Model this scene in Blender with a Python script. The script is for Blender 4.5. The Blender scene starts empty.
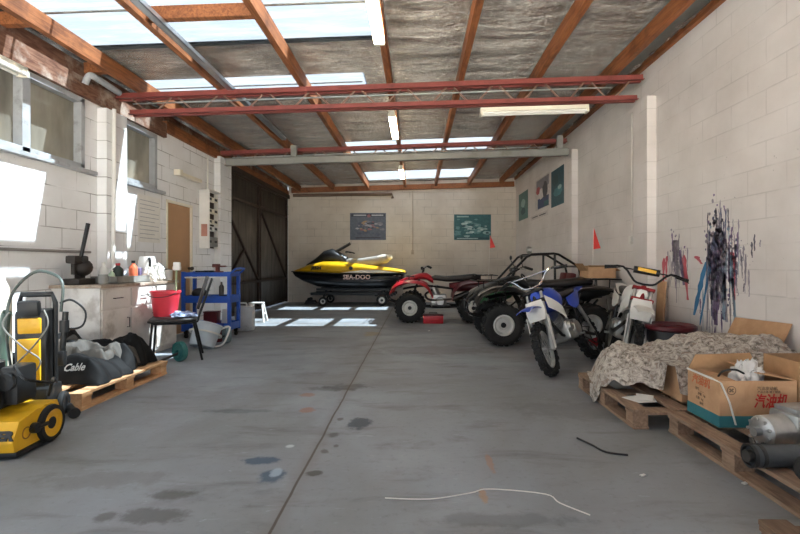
import bpy, bmesh, math, random
from mathutils import Vector, Matrix, Euler, noise
random.seed(7)
R = math.radians; PI = math.pi
sc = bpy.context.scene; COL = sc.collection
F, CX, CY, EYE = 465.0, 417.0, 264.0, 1.07
def P(px, py, y):
    """a point of the place at depth y along a sight line"""
    return Vector((y*(px-CX)/F, y, EYE+(CY-py)*y/F))
# ------------------------------------------------------------------ mesh builder
class MB:
    def __init__(s): s.bm = bmesh.new()
    def box(s, c, d, rot=None, bev=0.0):
        b = bmesh.new(); bmesh.ops.create_cube(b, size=1.0)
        for v in b.verts: v.co = Vector((v.co.x*d[0], v.co.y*d[1], v.co.z*d[2]))
        if bev > 0: bmesh.ops.bevel(b, geom=b.edges[:], offset=bev, segments=2, affect='EDGES', profile=0.6)
        m = Matrix.Translation(Vector(c))
        if rot is not None: m = m @ Euler(rot).to_matrix().to_4x4()
        b.transform(m); s.join(b); return s
    def box2(s, a, b, bev=0.0):
        a = Vector(a); b = Vector(b); d = b-a
        return s.box((a+b)/2, (abs(d.x), abs(d.y), abs(d.z)), None, bev)
    def join(s, b):
        me = bpy.data.meshes.new('t'); b.to_mesh(me); b.free(); s.bm.from_mesh(me); bpy.data.meshes.remove(me)
    def beam(s, p0, p1, w, h, up=(0,0,1), bev=0.0):
        p0 = Vector(p0); p1 = Vector(p1); d = p1-p0; L = d.length; x = d.normalized(); u = Vector(up)
        y = u.cross(x)
        if y.length < 1e-4: y = Vector((0,1,0)).cross(x)
        y.normalize(); z = x.cross(y)
        b = bmesh.new(); bmesh.ops.create_cube(b, size=1.0)
        for v in b.verts: v.co = Vector((v.co.x*L, v.co.y*w, v.co.z*h))
        if bev > 0: bmesh.ops.bevel(b, geom=b.edges[:], offset=bev, segments=2, affect='EDGES', profile=0.6)
        m = Matrix((x, y, z)).transposed().to_4x4(); m.translation = (p0+p1)/2
        b.transform(m); s.join(b); return s
    def rings(s, rings, cap=True, close=False):
        bm = s.bm; vs = [[bm.verts.new(Vector(p)) for p in r] for r in rings]; n = len(vs[0])
        m = len(vs)
        for i in range(m if close else m-1):
            a, b = vs[i], vs[(i+1) % m]
            for j in range(n):
                k = (j+1) % n
                try: bm.faces.new((a[j], a[k], b[k], b[j]))
                except ValueError: pass
        if cap and not close:
            bm.faces.new(vs[0][::-1]); bm.faces.new(vs[-1])
        return s
    def frame(s, d):
        d = Vector(d).normalized(); u = Vector((0,0,1)) if abs(d.z) < 0.9 else Vector((1,0,0))
        a = u.cross(d).normalized(); return d, a, d.cross(a)
    def cyl(s, p0, p1, r0, r1=None, n=14, cap=True):
        p0 = Vector(p0); p1 = Vector(p1); r1 = r0 if r1 is None else r1
        d, a, b = s.frame(p1-p0)
        f = lambda p, r: [p + a*(r*math.cos(2*PI*k/n)) + b*(r*math.sin(2*PI*k/n)) for k in range(n)]
        return s.rings([f(p0, r0), f(p1, r1)], cap)
    def tube(s, pts, r, n=8, sub=0, close=False):
        pts = [Vector(p) for p in pts]
        if sub: pts = smooth(pts, sub, close)
        m = len(pts); prev = None; rs = []
        for i in range(m):
            if close: d = pts[(i+1) % m]-pts[i-1]
            else: d = pts[min(i+1, m-1)]-pts[max(i-1, 0)]
            d.normalize()
            if prev is None: _, a, b = s.frame(d)
            else:
                a = prev - d*prev.dot(d)
                a = a.normalized() if a.length > 1e-5 else s.frame(d)[1]
                b = d.cross(a)
            prev = a; rr = r[i*(len(r)-1)//max(1, m-1)] if isinstance(r, (list, tuple)) else r
            rs.append([pts[i] + a*(rr*math.cos(2*PI*k/n)) + b*(rr*math.sin(2*PI*k/n)) for k in range(n)])
        return s.rings(rs, True, close)
    def lathe(s, prof, o=(0,0,0), axis=(0,0,1), n=24, close=False):
        o = Vector(o); d, a, b = s.frame(axis); rs = []
        for k in range(n):
            t = 2*PI*k/n; u = a*math.cos(t)+b*math.sin(t)
            rs.append([o + u*max(r, 0.0004) + d*h for r, h in prof])
        bm = s.bm; vs = [[bm.verts.new(p) for p in r] for r in rs]; m = len(prof)
        for k in range(n):
            A, B = vs[k], vs[(k+1) % n]
            for j in range(m if close else m-1):
                jj = (j+1) % m
                bm.faces.new((A[j], B[j], B[jj], A[jj]))
        return s
    def ell(s, c, rx, ry, rz, rot=None, n=14):
        b = bmesh.new(); bmesh.ops.create_uvsphere(b, u_segments=n, v_segments=max(6, n//2+1), radius=1.0)
        for v in b.verts: v.co = Vector((v.co.x*rx, v.co.y*ry, v.co.z*rz))
        m = Matrix.Translation(Vector(c))
        if rot is not None: m = m @ Euler(rot).to_matrix().to_4x4()
        b.transform(m); s.join(b); return s
    def stations(s, st, n=16, yc=0.0, cap=True):
        """closed body along x: (x, zc, half width, half height, exponent)"""
        rs = []
        for q in st:
            x, zc, w, h, e = q[:5]; y0 = q[5] if len(q) > 5 else yc; r = []
            for k in range(n):
                t = 2*PI*k/n; c, z = math.cos(t), math.sin(t)
                r.append((x, y0+w*math.copysign(abs(c)**(2/e), c), zc+h*math.copysign(abs(z)**(2/e), z)))
            rs.append(r)
        return s.rings(rs, cap)
    def sheet(s, g, t, wrap=False):
        """a curved sheet of thickness t through a grid of points"""
        g = [[Vector(p) for p in r] for r in g]; m, n = len(g), len(g[0])
        def nor(i, j):
            u = g[min(i+1, m-1)][j]-g[max(i-1, 0)][j]; v = g[i][min(j+1, n-1)]-g[i][max(j-1, 0)]
            w = u.cross(v); return w.normalized() if w.length > 1e-9 else Vector((0,0,1))
        bm = s.bm
        A = [[bm.verts.new(g[i][j]) for j in range(n)] for i in range(m)]
        B = [[bm.verts.new(g[i][j]-nor(i, j)*t) for j in range(n)] for i in range(m)]
        for i in range(m-1):
            for j in range(n-1):
                bm.faces.new((A[i][j], A[i+1][j], A[i+1][j+1], A[i][j+1]))
                bm.faces.new((B[i][j], B[i][j+1], B[i+1][j+1], B[i+1][j]))
        for i in range(m-1):
            bm.faces.new((A[i][0], B[i][0], B[i+1][0], A[i+1][0]))
            bm.faces.new((A[i][-1], A[i+1][-1], B[i+1][-1], B[i][-1]))
        for j in range(n-1):
            bm.faces.new((A[0][j], A[0][j+1], B[0][j+1], B[0][j]))
            bm.faces.new((A[-1][j], B[-1][j], B[-1][j+1], A[-1][j+1]))
        return s
    def prism(s, pts, off):
        """polygon of 3-D points pushed by the vector off"""
        o = Vector(off); a = [s.bm.verts.new(Vector(p)) for p in pts]; b = [s.bm.verts.new(Vector(p)+o) for p in pts]
        n = len(a); s.bm.faces.new(a); s.bm.faces.new(b[::-1])
        for i in range(n):
            j = (i+1) % n; s.bm.faces.new((a[j], a[i], b[i], b[j]))
        return s
    def build(s, name, m, parent=None, base=None, smooth_=True, ang=38, xf=None, label=None):
        bm = s.bm
        if xf is not None: bm.transform(xf)
        if base is not None: bm.transform(Matrix.Translation(-Vector(base)))
        bmesh.ops.remove_doubles(bm, verts=bm.verts[:], dist=1e-6)
        bmesh.ops.recalc_face_normals(bm, faces=bm.faces[:])
        me = bpy.data.meshes.new(name); bm.to_mesh(me); bm.free()
        for x in (m if isinstance(m, (list, tuple)) else [m]): me.materials.append(x)
        if smooth_:
            for p in me.polygons: p.use_smooth = True
            me.set_sharp_from_angle(angle=R(ang))
        o = bpy.data.objects.new(name, me); COL.objects.link(o)
        if parent is not None: o.parent = parent
        if label: o['label'] = label
        return o
def smooth(pts, k, close=False):
    out = []; n = len(pts)
    for i in range(n if close else n-1):
        g = (lambda q: pts[q % n]) if close else (lambda q: pts[max(0, min(n-1, q))])
        a, b, c, d = g(i-1), g(i), g(i+1), g(i+2)
        for j in range(k):
            t = j/k
            out.append(0.5*((2*b)+(c-a)*t+(2*a-5*b+4*c-d)*t*t+(3*b-a-3*c+d)*t**3))
    if not close: out.append(pts[-1])
    return out
def empty(name, label, cat, loc=(0,0,0), rz=0.0, group=None, rot=None):
    o = bpy.data.objects.new(name, None); COL.objects.link(o); o.location = loc
    o.rotation_euler = rot if rot else (0,0,rz); o.empty_display_size = 0.1
    o['label'] = label; o['category'] = cat
    if group: o['group'] = group
    return o
def tag(o, label, cat, group=None):
    o['label'] = label; o['category'] = cat
    if group: o['group'] = group
    return o
def struct(o): o['kind'] = 'structure'; return o
def text_mesh(body, size, depth=0.0015, shear=0.0, name='lettering', bold=0.0):
    c = bpy.data.curves.new('txt', 'FONT'); c.body = body; c.size = size; c.extrude = depth; c.shear = shear
    c.align_x = 'CENTER'; c.align_y = 'CENTER'; c.resolution_u = 2; c.offset = bold
    o = bpy.data.objects.new('txt', c); COL.objects.link(o)
    dg = bpy.context.evaluated_depsgraph_get(); me = bpy.data.meshes.new_from_object(o.evaluated_get(dg))
    bpy.data.objects.remove(o); bpy.data.curves.remove(c); me.name = name
    return me
def text(name, body, size, m, parent, mat4, **k):
    me = text_mesh(body, size, name=name, **k); me.transform(mat4); me.materials.clear(); me.materials.append(m)
    o = bpy.data.objects.new(name, me); COL.objects.link(o)
    if parent: o.parent = parent
    return o
def plane_xf(o, x, y):
    x = Vector(x).normalized(); z = x.cross(Vector(y)).normalized(); y = z.cross(x)
    m = Matrix((x, y, z)).transposed().to_4x4(); m.translation = Vector(o); return m
# ------------------------------------------------------------------ materials
def lin(h):
    h = h.lstrip('#'); c = [int(h[i:i+2], 16)/255 for i in (0,2,4)]
    return tuple(x/12.92 if x <= .04045 else ((x+.055)/1.055)**2.4 for x in c)
class N:
    def __init__(s, name):
        s.m = bpy.data.materials.new(name); s.m.use_nodes = True; s.t = s.m.node_tree
        s.b = s.t.nodes.get('Principled BSDF'); s.out = s.t.nodes.get('Material Output')
    def n(s, k, **p):
        o = s.t.nodes.new(k)
        for a, v in p.items(): setattr(o, a, v)
        return o
    def l(s, a, b): s.t.links.new(a, b)
    def put(s, sock, v):
        if hasattr(v, 'is_output'): s.l(v, sock)
        else: sock.default_value = v
    def math(s, op, a, b=None, clamp=False):
        o = s.n('ShaderNodeMath', operation=op, use_clamp=clamp); s.put(o.inputs[0], a)
        if b is not None: s.put(o.inputs[1], b)
        return o.outputs[0]
    def mix(s, f, a, b, mode='MIX'):
        o = s.n('ShaderNodeMix', data_type='RGBA', blend_type=mode); s.put(o.inputs[0], f)
        s.put(o.inputs[6], a if hasattr(a, 'is_output') else (*a, 1)); s.put(o.inputs[7], b if hasattr(b, 'is_output') else (*b, 1))
        return o.outputs[2]
    def noise(s, vec, scale, detail=4, rough=.55, dist=0.0):
        o = s.n('ShaderNodeTexNoise'); o.inputs['Scale'].default_value = scale; o.inputs['Detail'].default_value = detail
        o.inputs['Roughness'].default_value = rough; o.inputs['Distortion'].default_value = dist
        if vec is not None: s.l(vec, o.inputs['Vector'])
        return o.outputs['Fac']
    def ramp(s, f, stops):
        o = s.n('ShaderNodeValToRGB'); e = o.color_ramp.elements
        while len(e) < len(stops): e.new(0.5)
        for i, (p, c) in enumerate(stops): e[i].position = p; e[i].color = (*c, 1) if len(c) == 3 else c
        s.put(o.inputs[0], f); return o.outputs[0]
    def step(s, f, a, b):
        o = s.n('ShaderNodeMapRange', interpolation_type='SMOOTHSTEP'); s.put(o.inputs[0], f)
        o.inputs[1].default_value = a; o.inputs[2].default_value = b; return o.outputs[0]
    def bump(s, h, strength=.3, dist=.01):
        o = s.n('ShaderNodeBump'); o.inputs['Strength'].default_value = strength; o.inputs['Distance'].default_value = dist
        s.l(h, o.inputs['Height']); s.l(o.outputs[0], s.b.inputs['Normal'])
    def obj(s): return s.n('ShaderNodeTexCoord').outputs['Object']
    def scale(s, vec, v):
        o = s.n('ShaderNodeMapping'); o.inputs['Scale'].default_value = v; s.l(vec, o.inputs[0]); return o.outputs[0]
_m = {}
def mat(name, c, rough=.5, metal=0.0, var=.12, scale=9, bump=0.0, dirt=None, spec=.5):
    if name in _m: return _m[name]
    q = N(name); v = q.obj(); f = q.noise(v, scale, 3); c = lin(c) if isinstance(c, str) else c
    lo = tuple(x*(1-var) for x in c); hi = tuple(min(1, x*(1+var)) for x in c)
    col = q.ramp(f, [(.3, lo), (.7, hi)])
    if dirt:
        g = q.step(q.noise(v, scale*.6, 5, .65), .52, .68); col = q.mix(q.math('MULTIPLY', g, .6), col, lin(dirt))
    q.l(col, q.b.inputs['Base Color']); q.b.inputs['Roughness'].default_value = rough; q.b.inputs['Metallic'].default_value = metal
    q.b.inputs['Specular IOR Level'].default_value = spec
    if bump: q.bump(q.noise(v, scale*6, 4), bump, .01)
    _m[name] = q.m; return q.m
def wall_mat(name, ax, base, dark, course=.205, lines=.5, dirt=.5):
    q = N(name); o = q.obj(); s = q.n('ShaderNodeSeparateXYZ'); q.l(o, s.inputs[0]); c = q.n('ShaderNodeCombineXYZ')
    q.l(s.outputs[ax], c.inputs[0]); q.l(s.outputs[2], c.inputs[1]); v = c.outputs[0]
    b = q.n('ShaderNodeTexBrick'); q.l(v, b.inputs['Vector']); b.inputs['Scale'].default_value = 1.0
    b.inputs['Brick Width'].default_value = course*2; b.inputs['Row Height'].default_value = course
    b.inputs['Mortar Size'].default_value = .006; b.inputs['Mortar Smooth'].default_value = .5
    b.inputs['Color1'].default_value = (1,1,1,1); b.inputs['Color2'].default_value = (.93,.93,.93,1); b.inputs['Mortar'].default_value = (0,0,0,1)
    col = q.ramp(q.noise(v, 1.3, 5, .6), [(.3, lin(dark)), (.62, lin(base))])
    gate = q.step(q.noise(v, 2.2, 3), .38, .62)
    f = q.math('MULTIPLY', b.outputs['Fac'], q.math('MULTIPLY', gate, lines))
    col = q.mix(f, col, lin('6d655d'))
    sp = q.step(q.noise(v, 14, 5, .7), .66, .74)
    col = q.mix(q.math('MULTIPLY', sp, dirt), col, lin('5a5049'))
    q.l(col, q.b.inputs['Base Color']); q.b.inputs['Roughness'].default_value = .7; q.b.inputs['Specular IOR Level'].default_value = .25
    h = q.math('ADD', q.math('MULTIPLY', b.outputs['Fac'], -1.0), q.math('MULTIPLY', q.noise(v, 60, 3), .35))
    q.bump(h, .35, .006); return q.m
WL = wall_mat('painted_block_left', 1, 'eeeeee', 'e0dedc', .205, .75, .35)
WR = wall_mat('painted_block_right', 1, 'dfd9d5', 'cfc8c3', .205, .2, .45)
WB = wall_mat('painted_block_back', 0, 'd9d0c4', 'c8bcae', .205, .5, .4)
def floor_mat():
    q = N('painted_concrete'); v = q.obj()
    big = q.noise(v, .55, 5, .6, .4); col = q.ramp(big, [(.32, lin('777876')), (.5, lin('898c90')), (.68, lin('9ba2a9'))])
    st = q.noise(q.scale(v, (1.0, 3.2, 1)), 1.4, 6, .65, .5)
    col = q.mix(q.math('MULTIPLY', q.step(st, .5, .72), .55), col, lin('5d5a56'))
    fine = q.noise(v, 26, 6, .7); col = q.mix(q.math('MULTIPLY', q.step(fine, .52, .75), .3), col, lin('4f4e4c'))
    sc2 = q.noise(q.scale(v, (2.5, 9, 1)), 3, 5, .7, 1.0); col = q.mix(q.math('MULTIPLY', q.step(sc2, .62, .72), .45), col, lin('a9b0b6'))
    nz = q.noise(v, 7, 5, .7)
    s = q.n('ShaderNodeSeparateXYZ'); q.l(v, s.inputs[0])
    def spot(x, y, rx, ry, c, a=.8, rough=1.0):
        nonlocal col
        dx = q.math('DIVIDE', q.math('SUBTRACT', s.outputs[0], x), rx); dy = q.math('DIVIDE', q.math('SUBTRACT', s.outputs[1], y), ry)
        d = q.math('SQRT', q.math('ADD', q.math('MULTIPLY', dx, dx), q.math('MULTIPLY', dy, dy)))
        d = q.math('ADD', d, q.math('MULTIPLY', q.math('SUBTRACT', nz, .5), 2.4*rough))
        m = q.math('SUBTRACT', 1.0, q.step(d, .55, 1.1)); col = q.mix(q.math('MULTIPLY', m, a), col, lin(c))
    G = lambda px, py: (lambda y: ((px-CX)*y/F, y))(F*EYE/(py-CY))
    for px, py, rx, ry, c, a in ((258,461,.12,.06,'2b4660',.8), (272,476,.06,.09,'2b4660',.75), (276,472,.03,.06,'aab8c8',.7), (359,423,.09,.14,'2a3340',.8),
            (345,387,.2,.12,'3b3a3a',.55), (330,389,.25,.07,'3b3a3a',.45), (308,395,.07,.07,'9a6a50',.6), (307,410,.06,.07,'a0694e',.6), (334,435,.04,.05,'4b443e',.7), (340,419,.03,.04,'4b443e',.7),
            (325,451,.03,.04,'4b443e',.7), (336,446,.02,.03,'4b443e',.7), (315,473,.045,.03,'433d38',.8), (290,446,.03,.03,'ccd2d6',.7),
            (155,515,.16,.07,'4a443f',.6), (170,495,.12,.05,'4d4843',.6), (105,517,.05,.05,'4a443f',.6), (490,462,.02,.12,'a8724e',.5), (484,497,.025,.08,'b5803e',.5), (240,411,.3,.05,'4e5a5c',.5),
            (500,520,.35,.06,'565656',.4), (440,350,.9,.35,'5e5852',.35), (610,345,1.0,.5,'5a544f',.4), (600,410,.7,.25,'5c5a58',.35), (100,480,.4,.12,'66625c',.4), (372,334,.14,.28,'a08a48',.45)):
        x, y = G(px, py); spot(x, y, rx, ry, c, a)
    wob = q.math('MULTIPLY', q.math('SUBTRACT', q.noise(v, 2.5, 3), .5), .02)
    j = q.math('ABSOLUTE', q.math('ADD', q.math('ADD', s.outputs[0], .587), wob)); jm = q.math('SUBTRACT', 1.0, q.step(j, .004, .009))
    col = q.mix(q.math('MULTIPLY', jm, .85), col, lin('43352b'))
    j2 = q.math('SUBTRACT', 1.0, q.step(j, .01, .07)); col = q.mix(q.math('MULTIPLY', q.math('MULTIPLY', j2, nz), .4), col, lin('6a5c50'))
    q.l(col, q.b.inputs['Base Color'])
    q.put(q.b.inputs['Roughness'], q.math('ADD', .36, q.math('MULTIPLY', q.noise(v, 1.7, 5, .6), .4))); q.b.inputs['Specular IOR Level'].default_value = .4
    q.bump(q.math('SUBTRACT', q.noise(v, 40, 5, .7), q.math('MULTIPLY', jm, 2.0)), .12, .01)
    return q.m
def foil_mat():
    q = N('roof_foil_sarking'); v = q.obj()
    a = q.noise(q.scale(v, (.9, 4.5, 1)), 2.4, 6, .68, 1.2); b = q.noise(q.scale(v, (3, 14, 1)), 4, 5, .7, .8)
    col = q.ramp(a, [(.3, lin('6f6c69')), (.55, lin('98948f')), (.7, lin('c9c6c2'))]); q.l(col, q.b.inputs['Base Color'])  # pale streaks: white backing at creases, with foil glints painted into the colour
    q.b.inputs['Metallic'].default_value = .9; q.b.inputs['Roughness'].default_value = .27
    r1 = q.math('ABSOLUTE', q.math('SUBTRACT', q.noise(q.scale(v, (1.1, 5, 1)), 2.2, 4, .6, 1.5), .5)); r2 = q.math('ABSOLUTE', q.math('SUBTRACT', q.noise(q.scale(v, (2.2, 9, 1)), 4.5, 4, .65, 1.0), .5))
    h = q.math('ADD', q.math('ADD', a, q.math('MULTIPLY', b, .3)), q.math('ADD', q.math('MULTIPLY', r1, -2.0), q.math('MULTIPLY', r2, -1.0))); q.bump(h, 1.0, .11); return q.m
def skylight_mat():
    q = N('translucent_roof_sheet'); t = q.t; v = q.obj()
    tr = q.n('ShaderNodeBsdfTransparent'); tl = q.n('ShaderNodeBsdfTranslucent'); d = q.n('ShaderNodeBsdfDiffuse'); mx = q.n('ShaderNodeMixShader'); m2 = q.n('ShaderNodeMixShader')
    dirt = q.step(q.noise(q.scale(v, (.8, 5, 1)), 2.0, 6, .7), .42, .66)
    tr.inputs[0].default_value = (.16,.20,.245,1)
    q.l(q.mix(dirt, (.062,.078,.098), (.058,.064,.07)), tl.inputs[0]); q.l(q.mix(dirt, (.5,.55,.6), (.4,.42,.44)), d.inputs[0])
    q.put(mx.inputs[0], q.math('SUBTRACT', .6, q.math('MULTIPLY', dirt, .2))); q.l(tl.outputs[0], mx.inputs[1]); q.l(tr.outputs[0], mx.inputs[2])
    m2.inputs[0].default_value = .12; q.l(mx.outputs[0], m2.inputs[1]); q.l(d.outputs[0], m2.inputs[2])
    q.l(m2.outputs[0], q.out.inputs[0]); return q.m
def pane_mat():
    q = N('dusty_window_glass'); v = q.obj()
    tl = q.n('ShaderNodeBsdfTranslucent'); g = q.n('ShaderNodeBsdfGlossy'); d = q.n('ShaderNodeBsdfDiffuse'); tr = q.n('ShaderNodeBsdfTransparent')
    c = q.ramp(q.noise(q.scale(v, (1, 1.5, .5)), 2.2, 4), [(.3, lin('8d877b')), (.7, lin('c4bdad'))])
    q.l(c, tl.inputs[0]); q.l(c, d.inputs[0]); g.inputs[1].default_value = .18; tr.inputs[0].default_value = (.5,.5,.46,1)
    a = q.n('ShaderNodeMixShader'); a.inputs[0].default_value = .4; q.l(tl.outputs[0], a.inputs[1]); q.l(d.outputs[0], a.inputs[2])
    b = q.n('ShaderNodeMixShader'); b.inputs[0].default_value = .12; q.l(a.outputs[0], b.inputs[1]); q.l(g.outputs[0], b.inputs[2])
    e = q.n('ShaderNodeMixShader'); e.inputs[0].default_value = .06; q.l(b.outputs[0], e.inputs[1]); q.l(tr.outputs[0], e.inputs[2])
    q.l(e.outputs[0], q.out.inputs[0]); return q.m
def wood_mat(name, c1, c2, axis=(1,1,1), rough=.65, dirt=None, stain=.5):
    q = N(name); v = q.obj(); g = q.noise(q.scale(v, axis), 5, 5, .6, .8)
    col = q.ramp(g, [(.32, lin(c1)), (.66, lin(c2))])
    if dirt: col = q.mix(q.math('MULTIPLY', q.step(q.noise(v, 2.6, 5, .65), .5, .68), stain), col, lin(dirt))
    q.l(col, q.b.inputs['Base Color']); q.b.inputs['Roughness'].default_value = rough; q.b.inputs['Specular IOR Level'].default_value = .3
    q.bump(g, .25, .006); return q.m
PURLIN = wood_mat('red_brown_purlin', '74452b', 'a86a40', (9, .7, 9), .6, '4a2a1d', .5)
PLATE = wood_mat('peeling_plate', '5d3a2b', '8a6550', (7, 1.2, 7), .75, 'b9ab9c', .8)
PALE = wood_mat('new_pallet_pine', 'c7966a', 'dcb48a', (8, 1.2, 8), .7, 'a87850', .3)
OLDP = wood_mat('weathered_pallet', '7d6552', 'a08670', (8, 1.2, 8), .8, '5f4c3e', .6)
TANB = wood_mat('corrugated_cardboard', 'b48d6a', 'c49d79', (2,2,2), .85, 'a67d5c', .3)
TANB2 = wood_mat('old_cardboard', 'a6825f', 'b8926c', (2,2,2), .85, '8f6d4e', .3)
FOIL = foil_mat(); SKYL = skylight_mat(); PANE = pane_mat(); FLOOR = floor_mat()
REDST = mat('red_oxide_steel', '853f38', .55, 0, .15, 6, dirt='5d3029'); GREYST = mat('grey_steel', '8d8c87', .6, 0, .1, 4, dirt='70665c')
GALV = mat('galvanised_steel', 'b9bcbe', .35, .85, .12, 6); ROD = mat('web_rod', '8a6a5c', .6, .1, .15, 5)
WHITE = mat('white_enamel', 'e4e1da', .4, 0, .04); CREAM = mat('cream_enamel', 'e6dfcc', .45, 0, .04); FRAMEP = mat('grey_window_paint', 'a9abad', .55, 0, .08, dirt='7c7a76')
BLACK = mat('black_plastic', '191919', .42, 0, .2); RUBBER = mat('tyre_rubber', '1c1b1a', .75, 0, .25, 12, .2); BLKM = mat('black_metal', '1b1b1c', .35, .3, .2)
CHROME = mat('chrome', 'd4d4d4', .14, 1.0, .05); ALU = mat('cast_aluminium', 'b0b0ae', .34, .85, .15, 14, .1); STEEL = mat('dark_steel', '55524f', .4, .8, .2)
CHAR = mat('charcoal_vinyl', '2a2624', .5, 0, .2, 12, .05); YEL = mat('yellow_plastic', 'e3ad22', .38, 0, .06); RED = mat('red_plastic', 'b3202a', .32, 0, .1)
MAROON = mat('maroon_plastic', '5c1a20', .35, 0, .12); BLUE = mat('blue_plastic', '1d3fa3', .35, 0, .1); WPLAST = mat('white_plastic', 'dcdad4', .45, 0, .05)
TEAL = mat('teal_plastic', '2f6f6b', .5, 0, .1); GREEN = mat('green_plastic', '14572f', .4, 0, .12); CARTBLUE = mat('cart_blue_enamel', '2454b0', .42, 0, .08, dirt='1f3f80')
BUCKET = mat('bucket_red_plastic', 'dd3a48', .4, 0, .06); RIMW = mat('white_rim_steel', 'c9c7c2', .4, .1, .08, dirt='8d8780')
# ------------------------------------------------------------------ room shell
XL, XR, YB, Y0 = -3.6, 2.77, 13.02, -1.6
zr = lambda x: 3.40+.037*x                       # underside of the roof foil
m = MB().box2((XL-.2, Y0, -.1), (XR+.2, YB+.2, 0)); struct(m.build('floor', FLOOR, smooth_=False))
struct(MB().box2((-16, -24, -.14), (18, Y0, -.02)).build('bounce_apron', mat('bounce_concrete', 'aaa9a6', .8, 0, .1, 2, dirt='9a948a'), smooth_=False))  # unseen concrete apron outside, added to bounce sunlight into the garage
# left wall with two window openings, a doorway and the wide sliding-door opening
W1 = (2.3, 5.02); W2 = (5.62, 6.42); WZ = (2.09, 2.85); DR = (6.67, 7.44); SD = (8.75, 12.98)
m = MB(); T = .2
ys = [Y0, W1[0], W1[1], W2[0], W2[1], DR[0], DR[1], SD[0], YB+.2]
for i in range(len(ys)-1):
    a, b = ys[i], ys[i+1]
    if (a, b) in (W1, W2):
        m.box2((XL-T, a, 0), (XL, b, WZ[0])); m.box2((XL-T, a, WZ[1]), (XL, b, 3.0))
    elif (a, b) == DR: m.box2((XL-T, a, 2.0), (XL, b, 3.0))
    elif a == SD[0]: m.box2((XL-T, a, 2.9), (XL, b, 3.0)); m.box2((XL-T, 12.98, 0), (XL, b, 2.9))
    else: m.box2((XL-T, a, 0), (XL, b, 3.0))
struct(m.build('wall_left', WL, smooth_=False))
m = MB().box2((XR, Y0, 0), (XR+.2, YB+.2, 3.62)); struct(m.build('wall_right', WR, smooth_=False))
m = MB().box2((XL, YB, 0), (XR, YB+.2, 3.56)); struct(m.build('wall_back', WB, smooth_=False))
for (x, y0, y1, h, mm) in ((XR, 5.38, 5.73, 3.02, WR), (XR, 8.0, 8.35, 3.05, WR), (XL, 5.23, 5.6, 2.83, WL), (XL, 8.26, 8.75, 2.99, WL)):
    d = .11 if x < 0 else -.11
    struct(MB().box2((x, y0, 0), (x+d, y1, h), .006).build('pillar', mm, smooth_=False))
# roof: foil underside in panels round the skylight openings
SKY = [(-3.46, -.36, .2, 4.80), (-3.40, -.64, 5.60, 6.26), (-1.43, 1.55, 8.7, 9.8), (-1.32, 1.60, 11.55, 12.9)]
def ticks(lo, hi, step, extra):
    t = sorted(set([lo, hi]+[e for e in extra if lo < e < hi])); out = []
    for a, b in zip(t, t[1:]):
        k = max(1, round((b-a)/step)); out += [a+(b-a)*i/k for i in range(k)]
    return out+[hi]
tx = ticks(XL-.2, XR+.2, .09, [s for q in SKY for s in q[:2]]); ty = ticks(Y0, YB+.2, .055, [s for q in SKY for s in q[2:]])
bm = bmesh.new(); G = {}
inhole = lambda x, y: any(a < x < b and c < y < d for a, b, c, d in SKY)
def fv(i, j):
    if (i, j) not in G:
        x, y = tx[i], ty[j]; z = zr(x)
        edge = any(abs(x-e) < .02 for q in SKY for e in q[:2]) or any(abs(y-e) < .02 for q in SKY for e in q[2:])
        if not edge:
            z += .016*noise.fractal(Vector((x*1.1, y*5.0, 3.1)), 1.0, 2.0, 4)+.012*noise.noise(Vector((x*1.6, y*1.4, 9)))
            z += .02*abs(math.sin(PI*(x+.35)/.93))*-.6
        if any(abs(x-p) < .06 for p in (-3.27,-2.33,-1.36,-.33,.52,1.44,2.33)): z = max(z, zr(x)-.028)
        G[(i, j)] = bm.verts.new((x, y, max(z, zr(x)-.045)))
    return G[(i, j)]
for i in range(len(tx)-1):
    for j in range(len(ty)-1):
        if not inhole((tx[i]+tx[i+1])/2, (ty[j]+ty[j+1])/2): bm.faces.new((fv(i,j), fv(i,j+1), fv(i+1,j+1), fv(i+1,j)))
mb = MB(); mb.bm.free(); mb.bm = bm; c = mb.build('ceiling', FOIL, ang=180); struct(c)
# corrugated iron above the foil (shuts out the light round the skylights)
m = MB(); xs = [XL-.4, XR+.3]
for a, b, y0, y1 in ((xs[0], xs[1], Y0, .2), (xs[0], -3.46, .2, 4.8), (-.36, xs[1], .2, 4.8), (xs[0], xs[1], 4.8, 5.6), (xs[0], -3.4, 5.6, 6.26), (-.64, xs[1], 5.6, 6.26), (xs[0], xs[1], 6.26, 8.7),
        (xs[0], -1.43, 8.7, 9.8), (1.55, xs[1], 8.7, 9.8), (xs[0], xs[1], 9.8, 11.55), (xs[0], -1.32, 11.55, 12.9), (1.6, xs[1], 11.55, 12.9), (xs[0], xs[1], 12.9, YB+.3)):
    q = [(a, y0, zr(a)+.06), (b, y0, zr(b)+.06), (b, y1, zr(b)+.06), (a, y1, zr(a)+.06)]; m.prism(q, (0,0,.02))
struct(m.build('roof', GALV, smooth_=False))
for n_, (a, b, y0, y1) in enumerate(SKY):
    bm = MB(); k = int((y1-y0)/.0127); gr = []
    for i in range(k+1):
        y = y0-.03+(y1-y0+.06)*i/k; dz = .045+.009*math.sin(2*PI*y/.076); gr.append([(x, y, zr(x)+dz) for x in (a-.03, (a+b)/2, b+.03)])
    vs = [[bm.bm.verts.new(p) for p in r] for r in gr]
    for i in range(k):
        for j in range(2): bm.bm.faces.new((vs[i][j], vs[i][j+1], vs[i+1][j+1], vs[i+1][j]))
    struct(bm.build('skylight_panel', SKYL, ang=180))
for y, a, b in ((4.15, -3.4, -.4), (2.9, -3.4, -.4), (5.95, -3.35, -.7)):
    struct(MB().beam((a, y, zr(a)+.03), (b, y, zr(b)+.03), .025, .008).build('trim_1', GREYST))
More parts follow.
